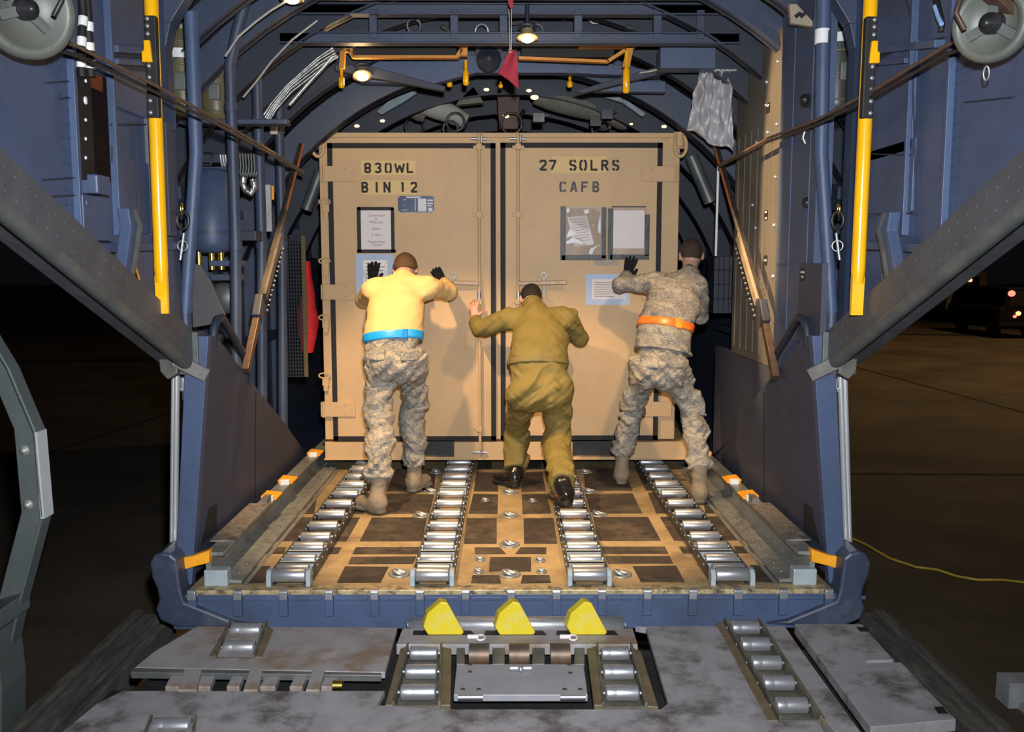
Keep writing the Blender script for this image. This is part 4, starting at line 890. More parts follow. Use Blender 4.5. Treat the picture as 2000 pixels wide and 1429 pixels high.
for s, nm, q in ((-1, 'left', (221, 156)), (-1, 'left', (221, 184)), (1, 'right', (1768, 192))):
    b = MB(); p = wallpt(*q, s, .0); b.prism([p + V((-s*.003, a, z)) for a, z in ((-.03, -.01), (-.025, .008), (-.01, .018), (.01, .018), (.025, .008), (.03, -.01), (.02, .0), (0, .006), (-.02, .0))], (s*.003, 0, 0))
    mb_thing(b, 'vent_lip', BLACK, {156: 'upper dark half-moon vent lip on the left wall', 184: 'lower dark half-moon vent lip on the left wall', 192: 'dark half-moon vent lip on the right wall'}[q[1]], 'vent')

# ------------------------------------------------------------------ left of the hold: tubes, bottles, tank, straps
for px, ptop, y, r, lab in ((460, 455, 5.55, .033, 'slim one in front of the blue tank'), (511, 508, 6.13, .034, 'second one, beside the grey hanging cloth'), (551, 550, 6.68, .034, 'farthest one, next to the dark netting')):
    a, c = on_y(ptop, 10, y), on_y(px, 470, y); e = on_y(px - 2 if px < 500 else px, 735 if px < 500 else 800, y)
    top = a + V((.06, .0, 0)) if px > 500 else a
    b = MB(); m_ = on_y(ptop, 110, y)
    b.tube([V((m_.x + .10, y, 3.0 if px > 500 else 3.2)), V((m_.x + .03, y, m_.z + .15)), V((c.x, y, m_.z - .05)), V((c.x, y, c.z)), V((e.x, y, .55 if px < 540 else .28))], r, 14)
    t = thing('stanchion_tube', (c.x, y, e.z), 'upright blue grey tube left of the hold, ' + lab, 'tube', 'stanchion tubes')
    b.build('tube', BLUE2, t)
    for z in (c.z - .05, c.z + .75): m_ = MB(); m_.tube([(c.x, y, z), (c.x, y, z + .05)], r + .006, 14); m_.build('clamp', BLUE2, t)
def bottle(c, r, h, label, lean=0, band=True, mat=OLIVE):
    t = thing('oxygen_bottle', c, label, 'bottle', 'olive bottles')
    b = MB(); b.lathe(c, (lean, 0, 1), [(0, r*.6), (.03, r*.95), (.07, r), (h - .10, r), (h - .05, r*.9), (h - .02, r*.7), (h - .015, r*.78), (h, r*.75), (h + .03, r*.5), (h + .03, .001)], 24); b.build('shell', mat, t)
    for f in (.12, .35, .55, .8): m_ = MB(); m_.torus(V(c) + V((lean*h*f, 0, h*f)), (lean, 0, 1), r, .006, 24, 6); m_.build('hoop', OLIVE, t)
    if band: m_ = MB(); m_.lathe(V(c) + V((lean*h*.62, 0, h*.62)), (lean, 0, 1), [(0, r + .004), (.05, r + .004)], 24); m_.build('white_band', WHITE, t)
    m_ = MB(); m_.cbox(V(c) + V((r*.2, -r*.95, h*.36)), .07, .05, .10); m_.build('valve_box', paint('grey valve box', (.12, .13, .12), .4), t, bevel=.01)
bottle(on_y(424, 238, 5.9), .098, .46, 'olive bottle with a pale band behind the slim tubes high on the left')
bottle(on_y(360, 228, 5.35), .085, .50, 'dark olive bottle half hidden between the frame and the post on the left')
bottle(on_y(1632, 225, 5.3), .085, .62, 'dark olive bottle with a pale band behind the right post', mat=paint('dark bottle', (.05, .052, .05), .4, 0, .2, 8))
t = thing('fluid_tank', on_y(416, 500, 5.85), 'big blue cylindrical tank with a rounded bottom behind the slim tubes on the left', 'tank')
c = on_y(416, 495, 5.85); b = MB(); b.lathe(c, (0, 0, 1), [(0, .04), (.005, .08), (.025, .115), (.07, .128), (.50, .128), (.50, .118), (.52, .11), (.52, .001)], 28); b.build('shell', BLUE, t)
b = MB(); b.lathe(c + V((0, 0, .12)), (0, 0, 1), [(0, .132), (.02, .132)], 28); b.build('strap', BLUE2, t)
b = MB()
for k, x in enumerate((-.08, .0, .06)): b.cyl(c + V((x, -.03, -.10)), c + V((x, -.03, .01)), .018, n=10)
b.build('pipe_fitting', BRASS, t)
b = MB(); b.tube([c + V((-.11, -.08, .5)), c + V((-.13, -.08, .3)), c + V((-.12, -.08, .1)), c + V((-.13, -.08, -.02))], .012, 8); b.ball(c + V((-.12, -.09, .26)), .035, 8); b.build('feed_pipe', BLACKM, t)
def slab(px0, py0, px1, py1, y, dep, name, mat, label, cat, bevel=.006):
    a, q = on_y(px0, py1, y), on_y(px1, py0, y); b = MB(); b.box(a.x, q.x, y, y + dep, a.z, q.z); return mb_thing(b, name, mat, label, cat, bevel=bevel)
slab(348, 232, 560, 242, 5.6, .10, 'pipe_shelf', BLUE2, 'narrow blue shelf holding the olive bottles on the left of the hold', 'shelf')
slab(385, 300, 450, 318, 5.95, .2, 'tank_bracket', NAVY, 'dark bracket just above the blue tank', 'bracket')
slab(388, 325, 446, 341, 5.95, .2, 'tank_cover', BLUE, 'flat blue cover on top of the blue tank', 'cover')
slab(450, 450, 500, 470, 5.9, .15, 'pump_housing', NAVY, 'dark housing between the blue tank and the tubes', 'housing')
slab(410, 508, 470, 520, 5.8, .12, 'valve_shelf', BLUE, 'small blue shelf under the tank fittings', 'shelf')
slab(410, 535, 470, 548, 5.8, .12, 'valve_shelf', BLUE2, 'lower dark blue shelf below the one under the tank fittings', 'shelf')
slab(514, 360, 528, 452, 6.3, .03, 'cloth_cover', paint('pale grey cloth', (.38, .38, .37), .8, 0, .3, 12, bump=.4, bump_scale=20), 'narrow pale grey hanging cloth between the tubes on the left', 'cloth')
slab(530, 362, 534, 390, 6.3, .02, 'marker_strip', ORNG, 'tiny yellow marker strip near the top of the leaning left track', 'marker')
slab(527, 242, 541, 262, 6.5, .02, 'label_plate', paint('cream plate', (.5, .48, .38), .6), 'small cream plate behind the farthest tube on the left', 'plate')
slab(1393, 500, 1432, 612, 7.4, .25, 'stowage_locker', NAVY, 'dark grey gridded locker right of the head of the man in the orange belt', 'locker')
b = MB()
for px in (1402, 1412, 1422):
    a, q = on_y(px, 610, 7.395), on_y(px, 502, 7.395); b.box(a.x - .003, a.x + .003, 7.385, 7.395, a.z, q.z)
for py in (527, 555, 583):
    a, q = on_y(1394, py, 7.395), on_y(1431, py, 7.395); b.box(a.x, q.x, 7.385, 7.395, a.z - .006, a.z + .006)
o = bpy.data.objects['stowage_locker']; b.build('grid_line', BLACK, o)
# hoses hooked in a bundle
for k in range(6):
    x = 468 + k*5.5; w = [on_y(x, 300, 6.0), on_y(x + 2, 320 + (k % 3)*4, 6.0), on_y(x + 1, 338, 6.0), on_y(x + 4, 346, 6.0), on_y(x + 6, 335, 6.0)]
    b = MB(); b.tube(w, .007, 8); mb_thing(b, 'metal_hook', GREYM, 'bright metal hook in the row hanging between the tubes on the left', 'hook', 'metal hooks hanging between the left tubes')
for k in range(3):
    x = 430 + k*5; w = [on_y(x, 302, 5.95), on_y(x + 2, 318, 5.95), on_y(x + 5, 325, 5.95)]
    b = MB(); b.tube(w, .008, 8); mb_thing(b, 'metal_clip', STEEL, 'small bright clip hanging right of the black frame above the blue tank', 'clip', 'small clips above the blue tank')
b = MB(); p = [on_y(*q, 5.95) for q in ((386, 298), (415, 300), (412, 322), (386, 322))]; b.tube(p, .010, 8, closed=True); mb_thing(b, 'square_hoop', BLACKM, 'small black square hoop above the blue tank on the left', 'frame')
b = MB(); p = [on_y(*q, 6.05) for q in ((476, 345), (474, 360), (480, 372), (490, 378), (497, 365), (494, 350))]; b.tube(p, .022, 10); mb_thing(b, 'foil_wrapped_hose', [paint('silver foil', (.45, .45, .45), .3, .8, .3, 30, bump=.8, bump_scale=50)], 'crumpled silver foil wrapped hose below the hooks on the left', 'hose')
# coiled strap and dark netting beside the container
def hang(name, pts, y, wdt, mat, label, cat, thick=.05):
    b = MB(); rs = []
    for i, (px, py) in enumerate(pts):
        c = on_y(px, py, y); w = wdt[i]; rs.append([c + V((w*math.cos(2*math.pi*k/10)*(1 + .25*mnoise.noise(V((i*.9, k*.8, 3)))), thick*math.sin(2*math.pi*k/10), 0)) for k in range(10)])
    b.rings(rs); return mb_thing(b, name, mat, label, cat)
hang('cargo_strap', ((601, 510), (600, 540), (602, 570), (600, 600), (600, 630), (602, 660), (601, 688)), 7.15, (.02, .035, .05, .07, .085, .07, .04), REDC, 'bright red bundle of cargo strap hanging left of the container', 'strap')
t = thing('cargo_net', on_y(572, 720, 7.1), 'dark woven net panel with a yellowish edge strap left of the red strap', 'net'); a, q = on_y(552, 735, 7.1), on_y(588, 460, 7.1)
b = MB()
for k in range(9): x = a.x + (q.x - a.x)*k/8; b.beam((x, 7.1, a.z), (x, 7.1, q.z), .010, .010, up=(0, 1, 0))
for k in range(40): z = a.z + (q.z - a.z)*k/39; b.beam((a.x, 7.1, z), (q.x, 7.1, z), .006, .008)
b.build('mesh', paint('slate net cord', (.016, .020, .030), .8), t)
b = MB(); b.beam((q.x + .02, 7.08, a.z), (q.x + .02, 7.08, q.z), .03, .01, up=(0, 1, 0)); b.build('edge_strap', paint('olive yellow strap', (.11, .078, .02), .7), t)
b = MB(); w = [on_y(*q, 5.75) for q in ((398, 655), (430, 668), (452, 700), (456, 740))]; b.tube([w[0], w[1]], .05, 10); mb_thing(b, 'bent_pipe', NAVY, 'dark bent pipe low behind the left grab handle', 'pipe')
t = thing('seat_cover', on_y(400, 640, 5.5), 'brown grey rounded flap folded behind the left post', 'flap')
b = MB(); b.prism([on_y(*q, 5.5) for q in ((372, 512), (392, 518), (412, 550), (440, 615), (428, 628), (405, 635), (376, 640))], (0, .02, 0)); b.build('flap', paint('brown grey flap', (.085, .08, .085), .6, 0, .1, 6), t, bevel=.004)
b = MB(); p = on_y(440, 582, 5.9); b.lathe(p, (0, -1, 0), [(0, .10), (.03, .10), (.05, .07), (.06, .02), (.061, .001)], 20); mb_thing(b, 'round_pump', [GREYM], 'round dark pump below the tank shelves on the left', 'pump')
# right: rods and dark cylinders behind the man in the orange belt
b = MB(); b.cyl(on_y(1398, 500, 7.0), on_y(1403, 325, 7.0), .010, n=10); mb_thing(b, 'white_rod', WHITE, 'thin white upright rod right of the container, above the gridded locker', 'rod')
b = MB(); b.cyl(on_y(1388, 395, 7.6), on_y(1350, 305, 7.6), .055, n=16); mb_thing(b, 'grey_cylinder', [GREYM], 'tilted grey cylinder in the dark gap right of the container', 'cylinder', bevel=.008)
b = MB(); b.cyl(on_y(598, 410, 7.6), on_y(626, 335, 7.6), .05, n=16); mb_thing(b, 'grey_cylinder', [GREYM], 'tilted grey cylinder in the dark gap left of the container', 'cylinder', bevel=.008)
for px, py, lab in ((1588, 196, 'upper'), (1592, 396, 'lower')):
    p = on_y(px, py, 4.95); b = MB(); b.box(p.x - .05, p.x + .03, 4.93, 4.99, p.z - .03, p.z + .03); b.ball(p + V((-.05, -.02, .0)), .03, 8); b.beam(p + V((0, -.02, 0)), p + V((.08, -.02, -.01)), .03, .04); mb_thing(b, 'latch_block', BLACKM, '%s of the two black latch blocks beside the right post' % lab, 'latch', bevel=.005)
b = MB(); w = [on_y(*q, 5.0) for q in ((1587, 30), (1590, 100), (1592, 160), (1590, 235))]; b.tube(w, .028, 8); mb_thing(b, 'cable_conduit', [RUST], 'thin brown conduit running down beside the right post', 'conduit')
b = MB(); b.prism([on_y(*q, 4.95) for q in ((1542, 8), (1556, 8), (1590, 45), (1590, 52), (1545, 45))], (0, .03, 0)); b.m = 1
for o_ in (0, 10): b.prism([on_y(*q, 4.945) for q in ((1551 + o_, 30), (1562 + o_, 22), (1567 + o_, 26), (1556 + o_, 36))], (0, .004, 0))
mb_thing(b, 'corner_gusset', [paint('tan gusset', (.33, .27, .2), .5, 0, .15, 9), BLACK], 'tan gusset with black marks at the top of the right blue panel', 'gusset')
b = MB(); p = on_y(1566, 260, 4.95); b.tube([on_y(*q, 4.9) for q in ((1572, 255), (1568, 270), (1573, 280))], .008, 6); mb_thing(b, 'coat_hook', STEEL, 'small bright hook under the cable on the right blue panel', 'hook')

# ------------------------------------------------------------------ overhead
# white conduits bent along the ring frames
for pts, y, lab in ((((440, 110), (465, 72), (500, 42), (530, 20), (560, 2)), 5.3, 'upper pale conduit bending up to the top left lamp'), (((475, 190), (500, 160), (530, 120), (570, 78), (620, 40)), 5.9, 'lower pale conduit running up behind the slim tubes on the left')):
    b = MB(); b.tube([on_y(*q, y) for q in pts], .007, 8); mb_thing(b, 'pale_conduit', [paint('pale conduit', (.36, .34, .30), .5)], lab, 'conduit')
# silver wire bundle following the arch
b = MB(); base = ((515, 225), (530, 200), (560, 165), (590, 140), (620, 115), (650, 95))
for k in range(5): b.tube([on_y(px + k*2.5, py + k*3.5 + 2*math.sin(i + k), 5.9) for i, (px, py) in enumerate(base)], .006, 6)
tag(b.build('wire_bundle', paint('foil wire sheath', (.34, .35, .34), .35, .5, .5, 25)), 'bundle of shiny wires following the arch at upper left', 'wire bundle', kind='stuff')
b = MB(); w = [on_y(*q, 5.9) for q in ((565, 205), (600, 165), (628, 135), (650, 110))]; b.tube(w, .012, 8); mb_thing(b, 'silver_conduit', [paint('foil wire sheath', (.5, .5, .5))], 'single silver conduit parallel to the shiny wire bundle at upper left', 'conduit')
# ochre frames below the lower truss
yo = 6.35
def bars(lst, y, th): # lst of (x0, y0, x1, y1, pixel width)
    b = MB()
    for x0, y0, x1, y1, w_ in lst: b.beam(on_y(x0, y0, y), on_y(x1, y1, y), th, w_*y/1800, up=(0, 0, 1) if abs(x1 - x0) > abs(y1 - y0) else (1, 0, 0))
    return b
mb_thing(bars(((690, 112, 895, 112, 5), (664, 99, 690, 99, 6), (680, 98, 690, 112, 6), (670, 99, 668, 134, 9), (893, 112, 903, 96, 7), (906, 88, 906, 110, 14)), yo, .05), 'ochre_frame', [OCHRE], 'ochre painted frame hanging under the lower truss, the left one of two', 'frame')
mb_thing(bars(((1013, 114, 1188, 121, 5), (1130, 92, 1240, 92, 5), (1186, 121, 1220, 99, 6), (1230, 93, 1222, 132, 13)), yo, .05), 'ochre_frame', [OCHRE], 'ochre painted frame hanging under the lower truss, the right one of two', 'frame')
for px, py0, py1, w_, y, lab in ((667, 135, 172, 9, 6.3, 'left of the round lamp under the truss'), (910, 118, 167, 9, 6.3, 'left of the red flag, the lower long one'), (878, 148, 170, 9, 6.9, 'short one right of the diagonal bar'), (1113, 150, 171, 9, 6.9, 'short one at the end of the right diagonal bar'), (1223, 100, 182, 11, 6.3, 'longest one, right end below the ochre frame'), (978, 160, 172, 7, 6.6, 'tiny one behind the tip of the red flag')):
    a, c = on_y(px, py1, y), on_y(px, py0, y); b = MB(); r = w_/1800*y/2*1.25
    b.lathe(a, (0, 0, 1), [(0, r*.6), (.01, r), ((c.z - a.z)*.55, r), ((c.z - a.z)*.6, r*.5), ((c.z - a.z), r*.5)], 12)
    mb_thing(b, 'yellow_handle', [YEL], 'yellow hanging handle, ' + lab, 'handle', 'yellow handles under the trusses')
# beams and boxes behind the trusses
def bar(pts, y, th, name, mat, label, cat): b = MB(); b.prism([on_y(*q, y) for q in pts], (0, th, 0)); return mb_thing(b, name, mat, label, cat, bevel=.004)
bar(((1290, 92), (1398, 92), (1398, 133), (1290, 133)), 6.2, .15, 'overhead_box', BLUE, 'plain slate blue box under the right end of the lower truss', 'box')
bar(((700, 128), (745, 118), (900, 105), (1000, 118), (1180, 122), (1290, 140), (1290, 150), (1105, 142), (930, 142), (840, 165), (700, 160)), 6.75, .1, 'overhead_beam', BLUE, 'wide irregular blue beam spanning behind the ochre frames', 'beam')
bar(((1120, 178), (1290, 128), (1300, 136), (1300, 142), (1140, 182)), 6.5, .05, 'diagonal_bar', NAVY, 'dark diagonal bar rising to the curtain rail on the right', 'bar')
bar(((655, 125), (720, 128), (870, 168), (868, 178), (850, 175), (655, 137)), 6.5, .05, 'diagonal_bar', NAVY, 'dark diagonal bar sloping down from the left handle to the container middle', 'bar')
bar(((1160, 178), (1232, 158), (1300, 158), (1300, 180)), 6.7, .08, 'grey_beam_end', BLUE, 'grey slanted beam end behind the longest yellow handle', 'beam')
bar(((735, 218), (760, 195), (800, 178), (812, 172), (814, 182), (790, 198), (745, 224)), 7.7, .04, 'light_panel', [paint('blue grey panel', (.22, .28, .32), .5)], 'pale blue grey curved strip left above the container', 'panel')
bar(((1180, 190), (1215, 188), (1262, 222), (1255, 228), (1215, 200)), 7.7, .04, 'light_panel', [paint('blue grey panel', (.22, .28, .32), .5)], 'pale blue grey curved strip right above the container', 'panel')
bar(((970, 172), (1016, 172), (1012, 252), (975, 252)), 8.0, .3, 'dark_red_box', [paint('dark maroon box', (.045, .012, .01), .5)], 'dark maroon box behind the red flag above the container', 'box')
bar(((900, 190), (925, 168), (945, 200), (890, 205)), 7.9, .1, 'ceiling_bag', DUCT, 'dull green bag above the pale cloth duct', 'bag')
for pts, r, mat, lab in ((((790, 208), (830, 205), (880, 222), (912, 238)), .085, DUCTL, 'pale grey cloth duct lying above the container on the left'), (((1045, 185), (1100, 198), (1160, 212), (1185, 222)), .105, DUCT, 'dark green cloth duct above the container on the right')):
    w = [on_y(*q, 8.0) for q in pts]; t = thing('air_duct', w[0], lab, 'duct'); b = MB(); b.tube([w[0]] + [w[0].lerp(w[1], .5), w[1], w[1].lerp(w[2], .5), w[2], w[3]], [r*.75, r*.95, r, r*1.02, r*.97, r*.75], 18); b.build('sleeve', mat, t)
    b = MB(); e = w[0] if mat is DUCTL else w[3]; d = V((0, 0, -1)); b.tube([e, e + V((.06, 0, -.04)), e + V((.12, 0, -.08)), e + V((.17, 0, -.10))], [r*.55, r*.6, r*.55, r*.4], 12); b.build('branch', paint('brown duct branch', (.13, .10, .08), .7, 0, .3, 8), t)
for k, (x0, x1, y0, y1) in enumerate(((600, 740, 26, 70), (742, 905, 30, 72), (908, 1010, 28, 70), (1060, 1180, 30, 72), (1182, 1290, 28, 68))):
    slab(x0, y0, x1, y1, 7.0 + .02*k, .1, 'shade_backing', paint('black shade sheet', (.006, .007, .009), .7, 0, .4, 5), 'black shade sheet behind the trusses, %s from the left' % ('first second third fourth fifth'.split()[k]), 'panel')  # black sheets standing in for the shade behind the trusses
for k, (x0, x1) in enumerate(((688, 892), (1018, 1200))):
    slab(x0, 90, x1, 111, 6.42, .05, 'shade_inset', paint('black shade sheet', (.006, .007, .009)), 'black sheet standing for shade inside the %s ochre frame under the lower truss' % ('left', 'right')[k], 'shade sheet')  # black sheet added for the darkness within each ochre frame
# dim machinery above and behind the container
rnd = random.Random(3)
names = ('curled dark hose', 'thin dark pipe', 'small dark junction box')
for k in range(16):
    px, py = rnd.uniform(780, 1240), rnd.uniform(222, 252); y = rnd.uniform(7.6, 8.4); c = on_y(px, py, y); b = MB()
    if k % 3 == 0: b.torus(c, (rnd.uniform(-.4, .4), 1, 0), rnd.uniform(.05, .09), .012, 18, 6)
    elif k % 3 == 1: b.cyl(c, c + V((rnd.uniform(-.25, .25), .1, rnd.uniform(.0, .15))), .018, n=8)
    else: b.cbox(c, .09, .09, .07); b.cyl(c, c + V((.08, 0, .03)), .012, n=8)
    mb_thing(b, ('dark_hose', 'thin_pipe', 'junction_box')[k % 3], paint('dim machinery %d' % (k % 4), ((.06, .06, .066), (.09, .09, .09), (.04, .043, .04), (.06, .056, .046))[k % 4], .4, .4, .3, 12), names[k % 3] + ' in the dim clutter just above the top of the container', ('hose', 'pipe', 'box')[k % 3], 'dim clutter above the container: ' + names[k % 3])
# pipes and wires between the trusses
for k in range(14):
    px = 640 + k*58 + rnd.uniform(-15, 15); y = 6.5 + rnd.uniform(-.2, .3); py = rnd.uniform(32, 62); c = on_y(px, py, y); b = MB()
    if k % 2: b.torus(c, (rnd.uniform(-.3, .3), 1, .2), .045, .010, 16, 6); kind = ('wire_loop', 'loop', 'loop of pale wire between the two truss beams under the ceiling')
    else: b.cyl(c, c + V((rnd.uniform(.08, .3), .1, rnd.uniform(-.05, .12))), .016, n=8); kind = ('thin_pipe', 'pipe', 'short grey pipe between the two truss beams under the ceiling')
    mb_thing(b, kind[0], STEEL if k % 4 == 1 else GREYM, kind[2], kind[1], kind[2] + 's')
b = MB(); p = on_y(955, 117, 6.6); b.lathe(p, (0, -1, 0), [(0, .085), (.03, .085), (.035, .07), (.05, .065), (.055, .03), (.07, .028), (.071, .001)], 24); b.box(p.x - .09, p.x + .09, 6.6, 6.63, p.z, p.z + .1); mb_thing(b, 'round_speaker', [NAVY], 'round dark loudspeaker left of the red flag', 'speaker')
# lamps
BULB = glow('warm lamp glass', (1, .72, .38), 26)
def dome(px, py, y, r, label, tilt=(0, -.15, -1), cage=True):
    c = on_y(px, py, y); t = thing('dome_lamp', c, label, 'lamp'); ax = V(tilt).normalized()
    b = MB(); b.lathe(c - ax*.05, ax, [(0, r*.5), (.01, r*.8), (.045, r*.85), (.05, r*1.35), (.06, r*1.35), (.062, r*.8)], 20); b.build('housing', paint('lamp rim', (.5, .38, .2), .35, .3), t)
    b = MB(); b.lathe(c - ax*.0, ax, [(0, r*.8), (.02, r*.75), (.028, r*.5), (.03, .001)], 20); b.build('glass', BULB, t)
    if cage: b = MB(); b.cyl(c - ax*.05, c - ax*.20, .012, n=8); b.torus(c - ax*.06, ax, r, .01, 16, 6); b.build('stem', NAVY, t)
    return c, ax
LAMPS = [dome(1030, 72, 5.7, .048, 'bright dome lamp right of the red flag below the lower truss'), dome(708, 147, 6.5, .05, 'bright tilted dome lamp under the left end of the truss', (.1, -.4, -1)), dome(570, -5, 5.3, .05, 'bright lamp at the top edge shining over the left ring frames')]
AMB = glow('small amber bulb', (1, .45, .10), 5)
for i, (px, py, y, r) in enumerate(((950, 175, 7.6, .016), (1033, 177, 7.6, .016), (988, 227, 7.9, .02), (1044, 190, 7.7, .024), (727, 205, 7.8, .016), (747, 236, 7.9, .015), (697, 246, 7.9, .016), (1233, 242, 7.9, .010), (1297, 247, 7.9, .016))):
    c = on_y(px, py, y); b = MB(); b.ball(c, r, 10, (1.4, .7, .8)); b.m = 1; b.cyl(c + V((0, .01, 0)), c + V((0, .07, .02)), r*.8, n=8)
    mb_thing(b, 'small_lamp', [AMB, BLACKM], ('small oval lamp left of the maroon box', 'small oval lamp right of the maroon box', 'small lamp on the front of the maroon box', 'slanted amber lamp at the left end of the green duct', 'amber lamp left of the pale curved strip', 'lamp low above the container top, left of the pale duct', 'dim amber lamp above the left corner of the container', 'tiny lamp above the container right of the green duct', 'dim orange lamp above the right corner of the container')[i], 'lamp')
# red flag on a double cord, red streamer above
t = thing('warning_flag', on_y(995, 174, 5.55), 'faded red triangular flag hanging by two cords in the middle', 'flag')
nx = 10; vs = []; tri = [on_y(996, 97, 5.55), on_y(972, 141, 5.55), on_y(1014, 174, 5.55), on_y(1008, 98, 5.55)]
for j in range(nx + 1):
    for i in range(nx + 1):
        u_, v_ = i/nx, j/nx; a = tri[0].lerp(tri[1], v_); c = tri[3].lerp(tri[2], v_); p = a.lerp(c, u_); p.y += .015*math.sin(u_*5 + v_*2); vs.append(p)
b = MB(); b.add(vs, [(j*(nx+1)+i, j*(nx+1)+i+1, (j+1)*(nx+1)+i+1, (j+1)*(nx+1)+i) for j in range(nx) for i in range(nx)], True); o = b.build('cloth', REDF, t); m_ = o.modifiers.new('thick', 'SOLIDIFY'); m_.thickness = .003
for dx in (-2, 3): b = MB(); b.cyl(on_y(996 + dx, 18, 5.55), on_y(997 + dx*.5, 97, 5.55), .003, n=6); b.build('cord', paint('pale cord', (.4, .38, .34), .7), t)
b = MB(); b.torus(on_y(997, 99, 5.54), (0, 1, 0), .010, .003, 12, 6); b.build('eyelet', STEEL, t)
b = MB(); b.prism([on_y(*q, 5.5) for q in ((991, -20), (1003, -20), (1002, 12), (998, 18), (993, 8))], (0, .01, 0)); mb_thing(b, 'red_streamer', [REDF], 'narrow red streamer at the top edge above the red flag', 'streamer')
# silver curtain on its rail
t = thing('curtain', on_y(1385, 298, 6.35), 'crinkled silver curtain bunched at the right end of its rail', 'curtain')
nx, nz_ = 40, 24; vs = []
for j in range(nz_ + 1):
    v_ = j/nz_
    l, r_ = on_y(1366 - 24*v_, 140 + (255 - 140)*v_, 6.35), on_y(1430 + 3*v_, 140 + (298 - 140)*v_, 6.35)
    for i in range(nx + 1):
        u_ = i/nx; p = l.lerp(r_, u_); amp = .026*(1 - .6*v_)
        p.y += amp*math.sin(u_*26 + v_*1.5 + 2*mnoise.noise(V((u_*3, v_*2, 7)))) + .09*mnoise.noise(V((u_*4, v_*4, 2))) + .02*mnoise.noise(V((u_*11, v_*11, 5))); p.x += .012*mnoise.noise(V((u_*6, v_*7, 9))); p.z += .015*math.sin(u_*9)*v_; vs.append(p)
b = MB(); b.add(vs, [(j*(nx+1)+i, j*(nx+1)+i+1, (j+1)*(nx+1)+i+1, (j+1)*(nx+1)+i) for j in range(nz_) for i in range(nx)], True); o = b.build('cloth', SILV, t); m_ = o.modifiers.new('thick', 'SOLIDIFY'); m_.thickness = .003
for k in range(7): b = MB(); p = on_y(1368 + k*9.5, 139, 6.33); b.torus(p, (1, 0, 0), .016, .003, 12, 6); b.build('curtain_ring', STEEL, t)
b = MB(); b.tube([on_y(1250, 142, 6.5), on_y(1285, 136, 6.38), on_y(1330, 136, 6.33), on_y(1438, 137, 6.33)], .008, 8); mb_thing(b, 'curtain_rail', [CHROME], 'thin bright rail carrying the silver curtain', 'rail')
# ------------------------------------------------------------------ people: clothed bodies grown from distance fields
def smin(a, b, k):
    h = np.clip(.5 + .5*(b - a)/k, 0, 1); return b*(1 - h) + a*h - k*h*(1 - h)
def cone(P, a, b, ra, rb, flat=None):
    """rounded tapering limb; flat = (axis, factor) squeezes it along an axis"""
    a, b = np.array(a), np.array(b); ba = b - a; pa = P - a
    t = np.clip((pa @ ba)/(ba @ ba + 1e-12), 0, 1); q = pa - t[..., None]*ba; r = ra + (rb - ra)*t
    if flat:
        ax = np.array(flat[0], float); ax /= np.linalg.norm(ax); c = q @ ax
        q = q + (c*(1/flat[1] - 1))[..., None]*ax
    return np.linalg.norm(q, axis=-1) - r
def ell(P, c, rad, R=None):
    q = P - np.array(c)
    if R is not None: q = q @ np.array(R)
    rad = np.array(rad); k = np.linalg.norm(q/rad, axis=-1); return (k - 1)*rad.min()
_rn = np.random.RandomState(5); _LAT = _rn.rand(32, 32, 32)*2 - 1
def vnoise(P):
    i = np.floor(P).astype(int); f = P - i; f = f*f*(3 - 2*f); r = 0
    for dx in (0, 1):
        for dy in (0, 1):
            for dz in (0, 1):
                w = (f[..., 0] if dx else 1 - f[..., 0])*(f[..., 1] if dy else 1 - f[..., 1])*(f[..., 2] if dz else 1 - f[..., 2])
                r = r + w*_LAT[(i[..., 0] + dx) % 32, (i[..., 1] + dy) % 32, (i[..., 2] + dz) % 32]
    return r
def folds(P, amp, fx, fz, seed=0., tilt=.35):
    Q = np.stack([P[..., 0]*fx, P[..., 1]*fx, (P[..., 2] + tilt*np.abs(P[..., 0] - seed % 1))*fz], -1) + seed*7.3
    n = vnoise(Q) + .5*vnoise(Q*2.1 + 3.7); return amp*(1 - 2*np.abs(n))
